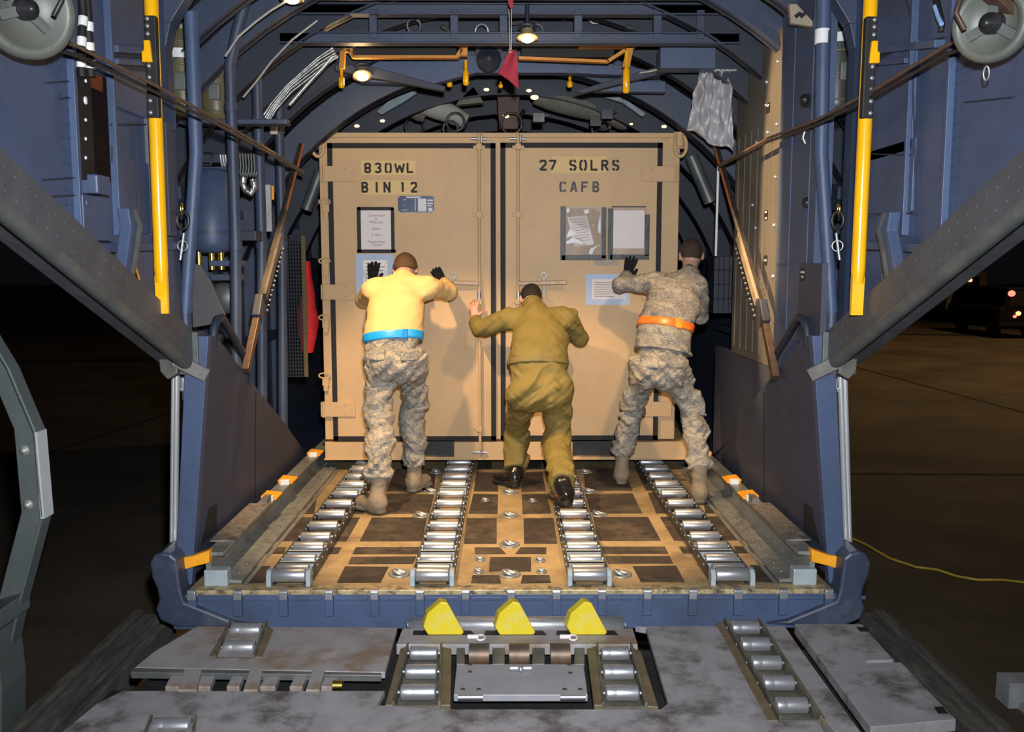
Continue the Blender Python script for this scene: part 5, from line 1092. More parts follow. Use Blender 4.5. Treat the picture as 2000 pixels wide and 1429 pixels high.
def nets(fn, lo, hi, h):
    """surface nets on a regular grid"""
    lo, hi = np.array(lo, float), np.array(hi, float); n = np.ceil((hi - lo)/h).astype(int) + 1
    ax = [lo[i] + h*np.arange(n[i]) for i in range(3)]
    D = np.empty(n)
    for i in range(n[0]):      # slab by slab keeps memory low
        G = np.stack(np.meshgrid(ax[0][i:i+1], ax[1], ax[2], indexing='ij'), -1); D[i] = fn(G)[0]
    D[[0, -1]] = np.maximum(D[[0, -1]], h); D[:, [0, -1]] = np.maximum(D[:, [0, -1]], h); D[:, :, [0, -1]] = np.maximum(D[:, :, [0, -1]], h)
    S = D < 0; c = [S[a:n[0]-1+a, b:n[1]-1+b, d:n[2]-1+d] for a in (0, 1) for b in (0, 1) for d in (0, 1)]
    cnt = sum(x.astype(int) for x in c); act = (cnt > 0) & (cnt < 8)
    idx = -np.ones(act.shape, int); cells = np.argwhere(act); idx[act] = np.arange(len(cells))
    acc = np.zeros((len(cells), 3)); num = np.zeros(len(cells))
    for d in range(3):
        o = [e for e in range(3) if e != d]
        for a in (0, 1):
            for b in (0, 1):
                off = np.zeros(3, int); off[o[0]] = a; off[o[1]] = b; p = cells + off; q = p.copy(); q[:, d] += 1
                va, vb = D[tuple(p.T)], D[tuple(q.T)]; m = (va < 0) != (vb < 0); t = np.where(m, va/np.where(m, va - vb, 1), 0)
                pos = p.astype(float); pos[:, d] += t; acc[m] += pos[m]; num[m] += 1
    vs = lo + h*acc/num[:, None]; fs = []
    for d in range(3):
        o = [(d + 1) % 3, (d + 2) % 3]; A = np.moveaxis(S, d, 0); 
        sl = [slice(1, -1)]*3; sl[d] = slice(0, -1); s2 = [slice(1, -1)]*3; s2[d] = slice(1, None)
        m = S[tuple(sl)] != S[tuple(s2)]; e = np.argwhere(m); e0 = e.copy(); e0[:, o[0]] += 1; e0[:, o[1]] += 1
        def at(du, dv): q = e0.copy(); q[:, o[0]] += du; q[:, o[1]] += dv; return idx[tuple(q.T)]
        quad = np.stack([at(-1, -1), at(0, -1), at(0, 0), at(-1, 0)], 1); st = S[tuple(e0.T)]
        quad[~st] = quad[~st][:, ::-1]; fs.append(quad)
    return vs, np.concatenate(fs)
def grow(name, fn, lo, hi, h, mat, parent=None, smooth=2):
    vs, fs = nets(fn, lo, hi, h); fs = fs[(fs >= 0).all(1)]
    if parent is None: org = np.array([(lo[0]+hi[0])/2, (lo[1]+hi[1])/2, vs[:, 2].min()])
    else: org = np.array(world_loc(parent)) + 0
    me = bpy.data.meshes.new(name); me.from_pydata((vs - org).tolist(), [], fs.tolist()); me.materials.append(mat)
    me.polygons.foreach_set('use_smooth', [True]*len(me.polygons))
    bm = bmesh.new(); bm.from_mesh(me)
    # drop stray crumbs, keep the main surface
    for _ in range(smooth): bmesh.ops.smooth_vert(bm, verts=bm.verts, factor=.5, use_axis_x=True, use_axis_y=True, use_axis_z=True)
    bmesh.ops.recalc_face_normals(bm, faces=bm.faces); bm.to_mesh(me); bm.free()
    o = bpy.data.objects.new(name, me); COL.objects.link(o)
    if parent is None: o.location = org
    else: o.parent = parent
    return o
def lerp(a, b, t): return tuple(np.array(a) + (np.array(b) - np.array(a))*t)
def J(px, py, y): return tuple(on_y(px, py, y))

def hand_sdf(P, wrist, tip_dir, palm_n, side, size=.19, spread=.16, curl=.0):
    """palm, four unequal fingers and a thumb; tip_dir along the fingers, palm_n out of the palm, side = towards the thumb"""
    w = np.array(wrist); d = np.array(tip_dir, float); d /= np.linalg.norm(d); n = np.array(palm_n, float); n -= d*(n @ d); n /= np.linalg.norm(n)
    u = np.array(side, float); u -= d*(u @ d) + n*(u @ n); u /= np.linalg.norm(u); s = size/.19
    r = cone(P, w + d*.015*s, w + d*.085*s, .030*s, .038*s, (n, .48))
    r = smin(r, cone(P, w - d*.05*s, w + d*.02*s, .030*s, .028*s), .015)
    for i, (off, ln) in enumerate(((.030, .072), (.010, .082), (-.011, .076), (-.031, .060))):
        dirs = d + u*spread*(off/.03) ; dirs /= np.linalg.norm(dirs)
        a = w + d*.088*s + u*off*s; b = a + dirs*ln*.5*s + n*curl*.02*s; d2 = dirs + n*curl; d2 /= np.linalg.norm(d2); c = b + d2*ln*.5*s
        r = np.minimum(r, smin(cone(P, a - dirs*.02*s, b, .0115*s, .0105*s), cone(P, b, c, .0105*s, .0085*s), .004))
    a = w + d*.025*s + u*.026*s; b = a + (u*.75 + d*.65)*.040*s + n*.012*s; c = b + (u*.35 + d*.9)*.034*s + n*.012*s
    r = smin(r, smin(cone(P, a, b, .016*s, .013*s), cone(P, b, c, .0125*s, .0095*s), .005), .010)
    return r
def foot_sdf(P, ankle, heel, toe, up=(0, 0, 1)):
    """boot: heel and toe lie on the sole"""
    h, t, a = np.array(heel), np.array(toe), np.array(ankle); f = t - h; L_ = np.linalg.norm(f); f /= L_; U = np.array(up, float)
    hh, tt = h + f*.045 + U*.05, t - f*.05 + U*.044
    r = smin(cone(P, hh, tt, .050, .050), cone(P, hh + U*.03, lerp(hh, tt, .6) + U*.006, .050, .040), .03)
    r = smin(r, cone(P, hh + f*.02 + U*.03, a, .052, .054), .03)
    return r
def sole_sdf(P, heel, toe, up=(0, 0, 1)):
    h, t = np.array(heel), np.array(toe); f = t - h; L_ = np.linalg.norm(f); f /= L_; U = np.array(up, float); s = np.cross(f, U)
    q = P - (h + t)/2; x, y, z = q @ f, q @ s, q @ U
    wd = .042 + .008*np.clip(x/(L_/2), -1, 1)
    d = np.sqrt(np.maximum(np.abs(x) - L_/2 + .035, 0)**2 + np.maximum(np.abs(y) - wd + .03, 0)**2) - .035
    cut = np.maximum(-z + .0, z - .030); arch = np.where((x > -.03) & (x < .02), .010 - z, -1)
    return np.maximum(np.maximum(d, cut), arch)

def person(spec):
    k = spec; B = k['j']; lo = np.array(k['lo']); hi = np.array(k['hi'])
    sx = np.array((1., 0, 0)); 
    P0, W, C, N, H = [np.array(B[q]) for q in ('pelvis', 'waist', 'chest', 'neck', 'head')]
    spine = (C - W)/np.linalg.norm(C - W); back = np.cross(spine, sx); back = back/np.linalg.norm(back)  # chest normal
    sc = k.get('build', 1.0)
    yawv = np.array(k.get('across', (1, 0, 0)), float); yawv /= np.linalg.norm(yawv)
    def torso(P, g):
        nb = np.cross(spine, yawv); nb /= np.linalg.norm(nb)
        r = cone(P, W, lerp(W, C, .75), k['waist_r'] + g, k['chest_r'] + g, (nb, .66))
        r = smin(r, cone(P, lerp(B['shL'], B['shR'], .16), lerp(B['shL'], B['shR'], .84), .088*sc + g, .088*sc + g, (nb, .8)), .09)
        r = smin(r, cone(P, lerp(C, N, .3), N, .10*sc + g, .068 + g), .05)
        return smin(r, cone(P, lerp(P0, W, .35), W, k['hip_r'] + g - .005, k['waist_r'] + g, (nb, .74)), .05)
    def arms(P, g, cuffs=True):
        r = None
        for s in 'LR':
            sh, el, wr = B['sh'+s], B['el'+s], B['wr'+s]
            a = smin(cone(P, sh, el, .072*sc + g, .052*sc + g), cone(P, el, wr, .054*sc + g, .038*sc + g*.8), .02); r = a if r is None else np.minimum(r, a)
        return r
    def legs(P, g, fl=1.):
        nb = np.cross(np.array((0, 0, 1.)), yawv)
        r = smin(ell(P, lerp(P0, B['hipL'], .55) + np.array(k.get('butt', (0, -.045, -.02))), (.115*sc + g, .125*sc + g, .125*sc + g)), ell(P, lerp(P0, B['hipR'], .55) + np.array(k.get('butt', (0, -.045, -.02))), (.115*sc + g, .125*sc + g, .125*sc + g)), .04)
        r = smin(r, cone(P, B['hipL'], B['hipR'], .105*sc + g, .105*sc + g), .05)
        for s in 'LR':
            hp, kn, an = B['hip'+s], B['kn'+s], B['an'+s]
            th = cone(P, hp, kn, .098*sc + g, .068*sc + g); cf = cone(P, kn, an, .066*sc + g*fl*k.get('knee', 1.), .048*sc + g*fl*k.get('flare', 1.3))
            r = smin(r, smin(th, cf, .035), .035)
        return r
    def skin(P):
        r = smin(torso(P, -.032), legs(P, -.034, .4), .05); r = smin(r, arms(P, -.018), .04)
        r = smin(r, cone(P, N, lerp(N, H, .75), .056, .056), .03)
        r = smin(r, head(P), .02)
        for s in 'LR': r = smin(r, foot_sdf(P, B['an'+s], B['he'+s], B['to'+s]) + .016, .03)
        for s in 'LR': r = smin(r, hand_sdf(P, *k['hand'+s]) + (.004 if k['gloves'] else 0), .006)
        return r
    fwd = np.array(k['face'], float); fwd /= np.linalg.norm(fwd); hup = (H - N); hup = np.array(k.get('headup', hup), float); hup -= fwd*(hup @ fwd); hup /= np.linalg.norm(hup); hs = np.cross(fwd, hup)
    HR = np.stack([hs, fwd, hup], 1)
    def head(P):
        def hp(x, y, z): return H + hs*x + fwd*y + hup*z
        r = ell(P, hp(0, -.012, .022), (.079, .097, .095), HR)
        r = smin(r, ell(P, hp(0, .028, -.045), (.058, .062, .068), HR), .04)          # jaw
        r = smin(r, cone(P, hp(0, .085, .012), hp(0, .104, -.020), .010, .015), .012)  # nose
        r = smin(r, cone(P, hp(-.022, .082, -.052), hp(.022, .082, -.052), .009, .009), .008)  # mouth
        r = smin(r, cone(P, hp(-.035, .078, .030), hp(.035, .078, .030), .010, .010), .014)    # brow
        for e in (-1, 1):
            r = np.maximum(r, -(np.linalg.norm(P - hp(e*.03, .092, .012), axis=-1) - .013)); r = np.minimum(r, np.linalg.norm(P - hp(e*.03, .077, .012), axis=-1) - .0125)
            er = ell(P, hp(e*.085, -.010, -.008), (.012, .022, .035), HR); er = np.maximum(er, -ell(P, hp(e*.096, -.004, -.006), (.006, .010, .018), HR)); r = smin(r, er, .006)
        return r
    body = grow('person', skin, lo, hi, .011, k['skin'], None, 1); tag(body, k['label'], 'person')
    F_ = k['fold']; u = k['uniform']
    # garments
    zw = k['belt_n']; wb = np.array(k['belt_c'])
    zw = np.array(zw, float); zw /= np.linalg.norm(zw)
    def above(P): return (P - wb) @ zw
    def cuff(P):
        r = -1e3
        for s in 'LR':
            el, wr = np.array(B['el'+s]), np.array(B['wr'+s]); d = (wr - el)/np.linalg.norm(wr - el); m = (P - wr) @ d
            near = np.linalg.norm(P - wr, axis=-1) < .10; r = np.maximum(r, np.where(near, m + .004, -1e3))
        return r
    def hem(P):   # trousers end above the boots
        r = -1e3
        for s in 'LR':
            an = np.array(B['an'+s]); kn = np.array(B['kn'+s]); d = (an - kn)/np.linalg.norm(an - kn)
            near = np.linalg.norm(P - an, axis=-1) < .17; r = np.maximum(r, np.where(near, (P - an) @ d - k.get('hem', .0), -1e3))
        return r
    def blouse(P):
        r = 1e3
        for s in 'LR':
            an, kn = np.array(B['an'+s]), np.array(B['kn'+s]); c = lerp(an, kn, .10); r = np.minimum(r, ell(P, c, (.092, .092, .058)))
        return r
    def upper(P, g): return smin(torso(P, g), arms(P, g*.9), .045)
    collar_n = np.array(N) - np.array(C); collar_n /= np.linalg.norm(collar_n); neckcut = lambda P: np.where(np.linalg.norm(P - N, axis=-1) < .16, (P - N) @ collar_n - k.get('collar', .03), -1e3)
    def seat_pockets(P, d):
        return d
    if u == 'coverall':
        def suit(P):
            d = smin(upper(P, .012), legs(P, .014, 1.), .05) + (folds(P, .014*F_, 3.8, 11, 1.3, .9) + folds(P, .007*F_, 8, 22, 2.1, -.8))*np.where(P[..., 2] > wb[2] + .05, .6, 1.)
            bd = np.abs(above(P)) - .024; d = d + .006*np.clip(1 - np.abs(above(P))/.03, 0, 1)     # drawn in at the waist seam
            return np.maximum(np.maximum(np.maximum(d, cuff(P)), hem(P)), neckcut(P))
        s_ = grow('flight_suit', suit, lo, hi, .010, k['cloth'], body)
        col = grow('collar', lambda P: np.maximum(np.maximum(cone(P, lerp(C, N, .8), N + collar_n*.03, .085, .072), -(cone(P, lerp(C, N, .5), N + collar_n*.1, .074, .063))), np.abs((P - N) @ collar_n - .012) - .026), N - .16, N + .16, .006, k['cloth'], s_)
        wb_ = grow('waist_band', lambda P: np.maximum(smin(torso(P, .016), legs(P, .012), .05) + folds(P, .007*F_, 5, 13, 1.3)*.6, np.abs(above(P)) - .024), wb - np.array((.3, .3, .18)), wb + np.array((.3, .3, .18)), .007, k['cloth2'], s_)
    else:
        hemz = k.get('jacket_hem', .0)
        def shirt(P):
            g = k.get('shirt_g', .010)
            d = upper(P, g)
            if hemz: d = smin(d, legs(P, .024), .05)
            d = d + folds(P, k.get('top_fold', 1)*.007*F_, 4.5, 11, 3.1, .5) + folds(P, k.get('top_fold', 1)*.004*F_, 10, 20, 4.2)
            if hemz: d = d - .012*np.clip((-above(P))/hemz, 0, 1) + .010*np.clip(1 - np.abs(above(P))/.05, 0, 1)
            return np.maximum(np.maximum(np.maximum(d, cuff(P)), neckcut(P)), -above(P) - (hemz or .02))
        s_ = grow('jacket' if hemz else 'shirt', shirt, np.array((lo[0], lo[1], wb[2] - hemz - .18)), hi, .009, k['cloth_top'], body)
        if hemz: grow('collar', lambda P: np.maximum(np.maximum(cone(P, lerp(C, N, .8), N + collar_n*.03, .082, .070), -(cone(P, lerp(C, N, .5), N + collar_n*.1, .072, .062))), np.abs((P - N) @ collar_n - .010) - .026), N - .16, N + .16, .006, k['cloth_top'], s_)
        def trousers(P):
            d = smin(legs(P, .013, 1.2), blouse(P), .03); d = smin(d, np.maximum(torso(P, .004), above(P)), .04) + folds(P, .017*F_, 4.0, 11, 5.3, .9) + folds(P, .009*F_, 8, 22, 6.1, -.9)
            return np.maximum(np.maximum(d, hem(P)), above(P) - (0 if not hemz else -.03))
        t_ = grow('trousers', trousers, lo, np.array((hi[0], hi[1], wb[2] + .10)), .0085, k['cloth'], body)
        for s, sg in (('L', -1), ('R', 1)):
            # cargo pocket outside each thigh, flapped pocket on the seat
            c = np.array(lerp(B['hip'+s], B['kn'+s], .72)) + yawv*sg*.062
            grow('cargo_pocket', lambda P: np.maximum(legs(P, .030) + folds(P, .006, 8, 14, 7.7), np.max(np.abs(P - c) - np.array((.055, .075, .085)), -1)), c - .14, c + .14, .008, k['cloth'], t_)
            c2 = np.array(lerp(P0, B['hip'+s], .95)) + np.array((0, -.11, .065))
            pk = grow('seat_pocket', lambda P: np.maximum(smin(legs(P, .022), torso(P, .012), .04) + folds(P, .005, 5, 12, 5.3, .6), np.max(np.abs(P - c2) - np.array((.058, .09, .035)), -1)), c2 - .13, c2 + .13, .007, k['cloth'], t_)
        def beltf(P):
            d = torso(P, .018); d = smin(d, legs(P, .012), .05) if hemz else smin(d, legs(P, .005), .03)
            return np.maximum(d + (.004 if hemz else 0), np.abs(above(P) - k.get('belt_up', 0)) - .030)
        bl = grow('reflective_belt', beltf, wb - np.array((.32, .32, .2)), wb + np.array((.32, .32, .2)), .006, k['belt'], body)
        bx = np.array(k['buckle']); grow('belt_slide', lambda P: np.maximum(beltf(P) - .007, np.max(np.abs(P - bx) - np.array((.022, .2, .05)), -1)), bx - np.array((.1, .25, .1)), bx + np.array((.1, .25, .1)), .005, k['belt2'], bl)
    for s in 'LR':
        h_, t_o, a_ = np.array(B['he'+s]), np.array(B['to'+s]), np.array(B['an'+s]); bl_, bh_ = np.minimum(np.minimum(h_, t_o), a_) - .14, np.maximum(np.maximum(h_, t_o), a_) + .16
        shaft = lerp(a_, B['kn'+s], .12); top = np.array(B['kn'+s]) - a_; top /= np.linalg.norm(top)
        def bootf(P):
            d = smin(foot_sdf(P, a_, h_, t_o, k.get('upF'+s, (0, 0, 1))), cone(P, a_, shaft, .056, .060), .02) + folds(P, .003, 9, 26, 8.1)
            return np.maximum(np.maximum(d, (P - shaft) @ top - .0), -((P - h_) @ np.array(k.get('upF'+s, (0, 0, 1)))) + .012)
        bt = grow('boot', bootf, bl_, bh_, .008, k['boot'], body)
        grow('sole', lambda P: sole_sdf(P, h_, t_o, k.get('upF'+s, (0, 0, 1))), bl_, bh_, .007, k['sole'], bt, 1)
        if k['gloves']:
            hk = k['hand'+s]; c = np.array(hk[0])
            def glovef(P): return hand_sdf(P, *hk) - .0025
            grow('glove', glovef, c - .24, c + .24, .0048, k['glove'], body, 1)
    # hair or hat
    if k['hat']:
        def hat(P):
            c = H + hup*.024 - fwd*.010; d = ell(P, c, (.088, .108, .106), HR); d = np.maximum(d + folds(P, .002, 10, 30, 9.), -((P - H) @ hup) + (-.012 + .25*((P - H) @ fwd)))
            return d
        hh = grow('beanie', hat, H - .2, H + .2, .007, k['hat'], body)
        grow('beanie_cuff', lambda P: np.maximum(ell(P, H + hup*.024 - fwd*.010, (.093, .113, .111), HR), np.abs(((P - H) @ hup) - .25*((P - H) @ fwd) - .012) - .024), H - .2, H + .2, .007, k['hat'], hh)
    else:
        def hairf(P):
            d = ell(P, H + hup*.026 - fwd*.014, (.083, .100, .099), HR); d = d + folds(P, .0012, 40, 40, 2.2)
            cut = -((P - H) @ hup) + (-.022 + .75*np.clip((P - H) @ fwd, -.03, .2)); return np.maximum(d, cut)
        grow('hair', hairf, H - .2, H + .2, .006, k['hair'], body, 1)
    return body

SKIN = paint('light skin', (.52, .29, .20), .5, 0, .08, 12); HAIRD = paint('black hair', (.018, .013, .010), .6, 0, .4, 90, bump=.6, bump_scale=300); HAIRB = paint('dark brown hair', (.060, .034, .022), .7, 0, .3, 90, bump=.6, bump_scale=300)
CAMO = camo('tan and slate pixel uniform', [(.150, .155, .165), (.29, .26, .215), (.205, .20, .185), (.36, .32, .26), (.245, .23, .21)], cell=.008, scale=(8, 8, 19))
SHIRT = paint('desert tan shirt cloth', (.68, .46, .20), .8, 0, .05, 9, spec=.2, bump=.25, bump_scale=30)
GREEN = paint('sage green coverall', (.185, .145, .044), .7, 0, .08, 7, spec=.25, bump=.25, bump_scale=26); GREEN2 = paint('sage green waist band', (.165, .128, .040), .7, 0, .08, 7)
BELTB = paint('bright blue reflective belt', (.015, .33, .80), .35, 0, .08, 30); BELTB2 = paint('deep blue belt slide', (.01, .20, .62), .35)
BELTO = paint('orange red reflective belt', (.90, .13, .015), .35, 0, .10, 14, col2=(.95, .25, .03)); BELTO2 = paint('bright orange belt slide', (.9, .30, .04), .35)
BOOTT = paint('tan suede boot', (.235, .185, .125), .8, 0, .15, 14, bump=.3, bump_scale=60); SOLET = paint('grey tan sole', (.17, .145, .11), .8, 0, .2, 20)
BOOTG = paint('grey green suede boot', (.165, .155, .125), .8, 0, .15, 14, bump=.3, bump_scale=60)
BOOTK = paint('polished black boot', (.012, .011, .011), .22, 0, .3, 12, coat=.5); SOLEK = paint('black sole', (.015, .014, .013), .7)
GLOVE = paint('black glove cloth', (.005, .005, .0055), .9, 0, .3, 40)
HATB = paint('brown knit beanie', (.105, .058, .026), .9, 0, .15, 50, bump=.6, bump_scale=150)
def FL(px, py, z=.012): return tuple(on_z(px, py, z))
YH = YD - .05      # palms rest just in front of the doors
# man in the blue belt
j = dict(pelvis=J(772, 700, 6.28), waist=J(768, 655, 6.36), chest=J(775, 592, 6.56), neck=J(787, 543, 6.74), head=J(792, 527, 6.86),
         shL=J(728, 566, 6.66), shR=J(838, 562, 6.66), elL=J(712, 585, 6.90), elR=J(876, 570, 6.84), wrL=J(727, 556, 7.06), wrR=J(868, 551, 7.04),
         hipL=J(740, 708, 6.27), hipR=J(806, 708, 6.30), knL=J(744, 805, 6.20), knR=J(806, 800, 6.50), anL=J(742, 925, 5.98), anR=J(809, 895, 6.50))
j['heL'] = FL(750, 1003); j['toL'] = FL(700, 985); 
a = np.array(j['heL']); j['toL'] = tuple(a + np.array((-.20, .165, 0))); j['anL'] = tuple(np.array((a[0] - .035, a[1] + .06, j['anL'][2] - .02)))
a = np.array(FL(800, 962)); j['heR'] = tuple(a); j['toR'] = tuple(a + np.array((.11, .24, 0))); j['anR'] = (a[0] + .03, a[1] + .07, j['anR'][2] - .03)
def box_of(j, extra=((.2, .2, .02), (.2, .2, .2))):
    A = np.array(list(j.values())); return A.min(0) - np.array(extra[0]), A.max(0) + np.array(extra[1])
lo, hi = box_of(j)
wl = J(727, 553, 7.08); wr_ = J(868, 552, 7.06)
person(dict(j=j, lo=lo, hi=hi, waist_r=.182, chest_r=.194, hip_r=.170, uniform='shirt', fold=1.0, knee=2.2, flare=2.8, top_fold=.6, shirt_g=.014, gloves=True, hat=HATB, label='man pushing with both gloved hands, in tan shirt, blue reflective belt and brown knit cap',
    face=(.05, .85, -.55), headup=(0, .5, .85), handL=(wl, (.10, .02, 1), (0, 1, 0), (1, 0, 0), .18, .16), handR=(wr_, (-.45, .25, .6), (0, 1, 0), (-1, 0, -.5), .17, .12, .5),
    skin=SKIN, cloth=CAMO, cloth_top=SHIRT, belt=BELTB, belt2=BELTB2, belt_c=J(770, 659, 6.36), belt_n=(-.08, .25, 1), buckle=J(791, 656, 6.25), boot=BOOTT, sole=SOLET, glove=GLOVE, collar=.02, hem=.02))
# man in green coveralls
j = dict(pelvis=J(1053, 765, 6.36), waist=J(1051, 706, 6.44), chest=J(1057, 650, 6.66), neck=J(1041, 596, 6.88), head=J(1037, 586, 6.99),
         shL=J(995, 624, 6.80), shR=J(1109, 622, 6.78), elL=J(939, 641, 6.90), elR=J(1133, 660, 6.88), wrL=J(926, 622, 7.02), wrR=J(1096, 640, 7.06),
         hipL=J(1021, 768, 6.37), hipR=J(1087, 768, 6.36), knL=J(1007, 850, 6.80), knR=J(1087, 860, 6.46), anL=J(1008, 920, 6.62), anR=J(1097, 918, 6.20))
a = np.array(FL(1013, 952)); j['heL'] = tuple(a); j['toL'] = tuple(a + np.array((-.17, .20, 0))); j['anL'] = (a[0] - .02, a[1] + .06, j['anL'][2])
a = np.array(on_z(1111, 990, .095)); j['heR'] = tuple(a); j['toR'] = tuple(a + np.array((-.09, .26, 0))); j['anR'] = (a[0] - .035, a[1] + .075, j['anR'][2])
lo, hi = box_of(j)
person(dict(j=j, lo=lo, hi=hi, waist_r=.190, chest_r=.200, hip_r=.182, butt=(0, -.025, .0), build=1.04, uniform='coverall', fold=1.0, knee=2.6, gloves=False, hat=None, hair=HAIRD, label='man bent low with head down, in green coveralls, gripping the left door lock rod bare-handed',
    face=(-.15, .75, -.65), headup=(-.05, .7, .7), handL=(J(926, 624, 7.01), (-.02, .25, 1), (.3, 1, 0), (1, .2, 0), .185, .10, .55), handR=(J(1096, 640, 7.05), (-.2, .2, 1), (0, 1, 0), (-1, 0, 0), .18, .16),
    skin=SKIN, cloth=GREEN, cloth2=GREEN2, belt_c=J(1051, 708, 6.44), belt_n=(0, .3, 1), boot=BOOTK, sole=SOLEK, flare=3.2, hem=-.015, collar=.035))
# man in the orange belt
j = dict(pelvis=J(1289, 712, 6.34), waist=J(1299, 640, 6.44), chest=J(1319, 580, 6.64), neck=J(1347, 535, 6.79), head=J(1350, 499, 6.89),
         shL=J(1275, 552, 6.74), shR=J(1363, 562, 6.72), elL=J(1211, 556, 6.88), elR=J(1369, 618, 6.90), wrL=J(1225, 535, 7.02), wrR=J(1299, 605, 7.06),
         hipL=J(1261, 722, 6.34), hipR=J(1319, 722, 6.34), knL=J(1238, 800, 6.62), knR=J(1351, 808, 6.38), anL=J(1220, 880, 6.68), anR=J(1364, 910, 6.18))
a = np.array(FL(1215, 947)); j['heL'] = tuple(a); j['toL'] = tuple(a + np.array((.01, .27, 0))); j['anL'] = (a[0] + .01, a[1] + .07, j['anL'][2])
a = np.array(FL(1369, 984)); j['heR'] = tuple(a); j['toR'] = tuple(a + np.array((.01, .27, 0))); j['anR'] = (a[0] + .0, a[1] + .07, j['anR'][2])
lo, hi = box_of(j)
person(dict(j=j, lo=lo, hi=hi, waist_r=.172, chest_r=.190, hip_r=.182, uniform='jacket', jacket_hem=.20, fold=1.1, knee=2.0, flare=2.6, gloves=True, hat=None, hair=HAIRB, label='man leaning on the right door in a camouflage uniform with an orange reflective belt',
    face=(.12, 1, -.25), headup=(0, .2, 1), handL=(J(1223, 541, 7.05), (.30, .05, 1), (0, 1, 0), (1, 0, 0), .18, .18), handR=(J(1301, 606, 7.05), (.0, .1, 1), (0, 1, 0), (-1, 0, 0), .18, .16), across=(1, .10, -.05),
    skin=SKIN, cloth=CAMO, cloth_top=CAMO, belt=BELTO, belt2=BELTO2, belt_c=J(1299, 634, 6.44), belt_n=(.16, .25, 1), buckle=J(1325, 634, 6.33), boot=BOOTT, sole=SOLET, glove=GLOVE, collar=.012, hem=.02))
# ------------------------------------------------------------------ night apron behind the aircraft sides
def car(px0, px1, py_base, y, hgt, label, mat, lamps, box=False):
    a, c = on_y(px0, py_base, y), on_y(px1, py_base, y); zb_ = ZG; x0, x1 = a.x, c.x; w = x1 - x0
    t = thing('parked_truck' if box else 'parked_car', ((x0 + x1)/2, y, zb_), label, 'truck' if box else 'car')
    b = MB(); prof = [(0, .35), (0, hgt*.55), (.08*w, hgt*.6), (.16*w, hgt*.97), (.84*w, hgt*.97), (.92*w, hgt*.6), (w, hgt*.55), (w, .35)] if not box else [(0, .5), (0, hgt), (w, hgt), (w, .5)]
    b.prism([(x0 + u_, y, zb_ + v_) for u_, v_ in prof], (0, 4.0, 0)); b.build('body', mat, t, bevel=.08)
    b = MB(); b.box(x0 + w*.2, x1 - w*.2, y - .02, y, zb_ + hgt*.62, zb_ + hgt*.9); b.build('rear_window', BLACK, t)
    for wx in (x0 + w*.12, x1 - w*.12):
        for wy in (y + .7, y + 3.1):
            b = MB(); b.lathe((wx - .11, wy, zb_ + .36), (1, 0, 0), [(0, .2), (.02, .36), (.2, .36), (.22, .2)], 18); b.build('wheel', BLACK, t)
    b = MB(); b.box(x0, x1, y - .08, y + .05, zb_ + .45, zb_ + .6); b.build('bumper', BLACKM, t)
    for px, py, r, m in lamps:
        p = on_y(px, py, y - .06); b = MB(); b.ball(p, r, 10, (1, .5, .8)); b.build('tail_light', m, t)
    return t
RL = glow('red tail light', (1, .07, .01), 3.0); AL = glow('amber light', (1, .30, .03), 4.0)
car(1848, 1925, 600, 42, 2.35, 'pale van with red tail lights parked far off on the dark apron', paint('dim cream van paint', (.40, .36, .22), .5), [(1895, 547, .10, AL), (1922, 572, .14, RL)], True)
car(1950, 2040, 640, 33, 1.9, 'dark car with glowing lights at the right edge of the apron', paint('black car paint', (.008, .008, .009), .6, spec=.1), [(1976, 573, .14, RL), (1989, 612, .10, AL), (1982, 618, .07, RL)])
b = MB(); p = [on_z(px, py, ZG + .012) for px, py in ((1655, 1047), (1690, 1062), (1738, 1090), (1790, 1107), (1830, 1112), (1870, 1125), (1910, 1132), (1960, 1132), (2010, 1138), (2080, 1140))]
b.tube(p, .011, 8); tag(b.build('power_cord', paint('yellow cord', (.55, .38, .04), .6)), 'thin yellow cord snaking over the dark tarmac to the right of the ramp', 'cord')
b = MB(); q = on_z(1990, 1368, ZG); b.box(q.x - .12, q.x + 1.2, q.y - .1, q.y + .05, ZG, ZG + .16); b.box(q.x - .06, q.x + 1.2, q.y - .3, q.y - .1, ZG, ZG + .04)
tag(b.build('wheel_chock', paint('pale painted chock', (.35, .36, .38), .6)), 'pale painted block on the tarmac at the lower right edge', 'chock')

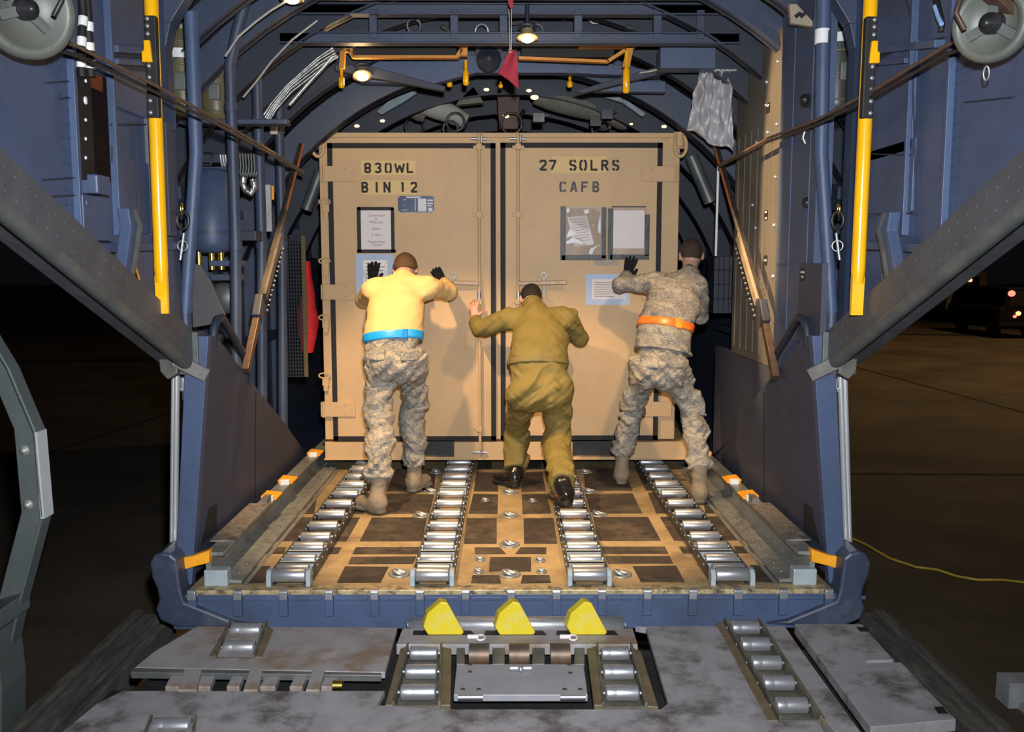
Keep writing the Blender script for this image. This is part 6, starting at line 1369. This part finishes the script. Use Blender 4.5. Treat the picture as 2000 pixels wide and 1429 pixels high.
# ------------------------------------------------------------------ light
wd = bpy.data.worlds.new('night'); SC.world = wd; wd.use_nodes = True
wn = wd.node_tree; bg = wn.nodes['Background']
sky = wn.nodes.new('ShaderNodeTexNoise'); sky.inputs['Scale'].default_value = 2
mx = wn.nodes.new('ShaderNodeMixRGB'); mx.inputs['Color1'].default_value = (.0022, .0023, .0030, 1); mx.inputs['Color2'].default_value = (.0030, .0030, .0036, 1)
wn.links.new(sky.outputs['Fac'], mx.inputs['Fac']); wn.links.new(mx.outputs['Color'], bg.inputs['Color']); bg.inputs['Strength'].default_value = 1.0
def lamp(kind, name, loc, power, col, size=.05, target=None, spot=None, blend=.4):
    l = bpy.data.lights.new(name, kind); l.energy = power; l.color = col
    if kind in ('POINT', 'SPOT'): l.shadow_soft_size = size
    if kind == 'AREA': l.size = size
    o = bpy.data.objects.new(name, l); COL.objects.link(o); o.location = loc
    if target is not None: o.rotation_euler = (V(target) - V(loc)).to_track_quat('-Z', 'Y').to_euler()
    if spot: l.spot_size = math.radians(spot); l.spot_blend = blend
    return o
WARM = (1, .66, .33)
lamp('SPOT', 'camera_flash', (.06, .05, 1.86), 1080, (.93, .96, 1.0), .045, (0, 6, 1.15), 100, 1.0)
# warm dome lamps under the roof of the opening, the left one shows at the top edge of the photo
lamp('SPOT', 'dome_light_left', (-1.13, 5.22, 2.90), 350, WARM, .05, (-.45, 6.15, .2), 74, .45)
lamp('SPOT', 'dome_light_right', (1.22, 5.15, 2.92), 190, WARM, .05, (.6, 6.2, .2), 70, .5)
lamp('SPOT', 'dome_light_middle', (.0, 4.7, 3.1), 200, WARM, .06, (0, 5.5, 0), 52, .7)
o = lamp('SPOT', 'lining_strip_spot', (-1.25, 4.75, 3.05), 1100, WARM, .02, (1.62, 5.68, 2.0), 42, .6); o.scale = (.24, 1, 1)  # added spot, its cone squeezed to light a strip of the right lining
lamp('POINT', 'truss_lamp', (.13, 5.62, 2.88), 4, WARM, .05)
lamp('POINT', 'truss_lamp_left', (-1.0, 6.4, 2.86), 3, WARM, .05)
lamp('SPOT', 'apron_floodlight', (20, 22, 16), 6500, (1, .66, .30), .5, (14, 24, ZG), 110, .9)
SC.view_settings.view_transform = 'Standard'; SC.view_settings.look = 'None'; SC.view_settings.exposure = .15; SC.view_settings.gamma = 1
try: SC.cycles.use_denoising = True
except Exception: pass
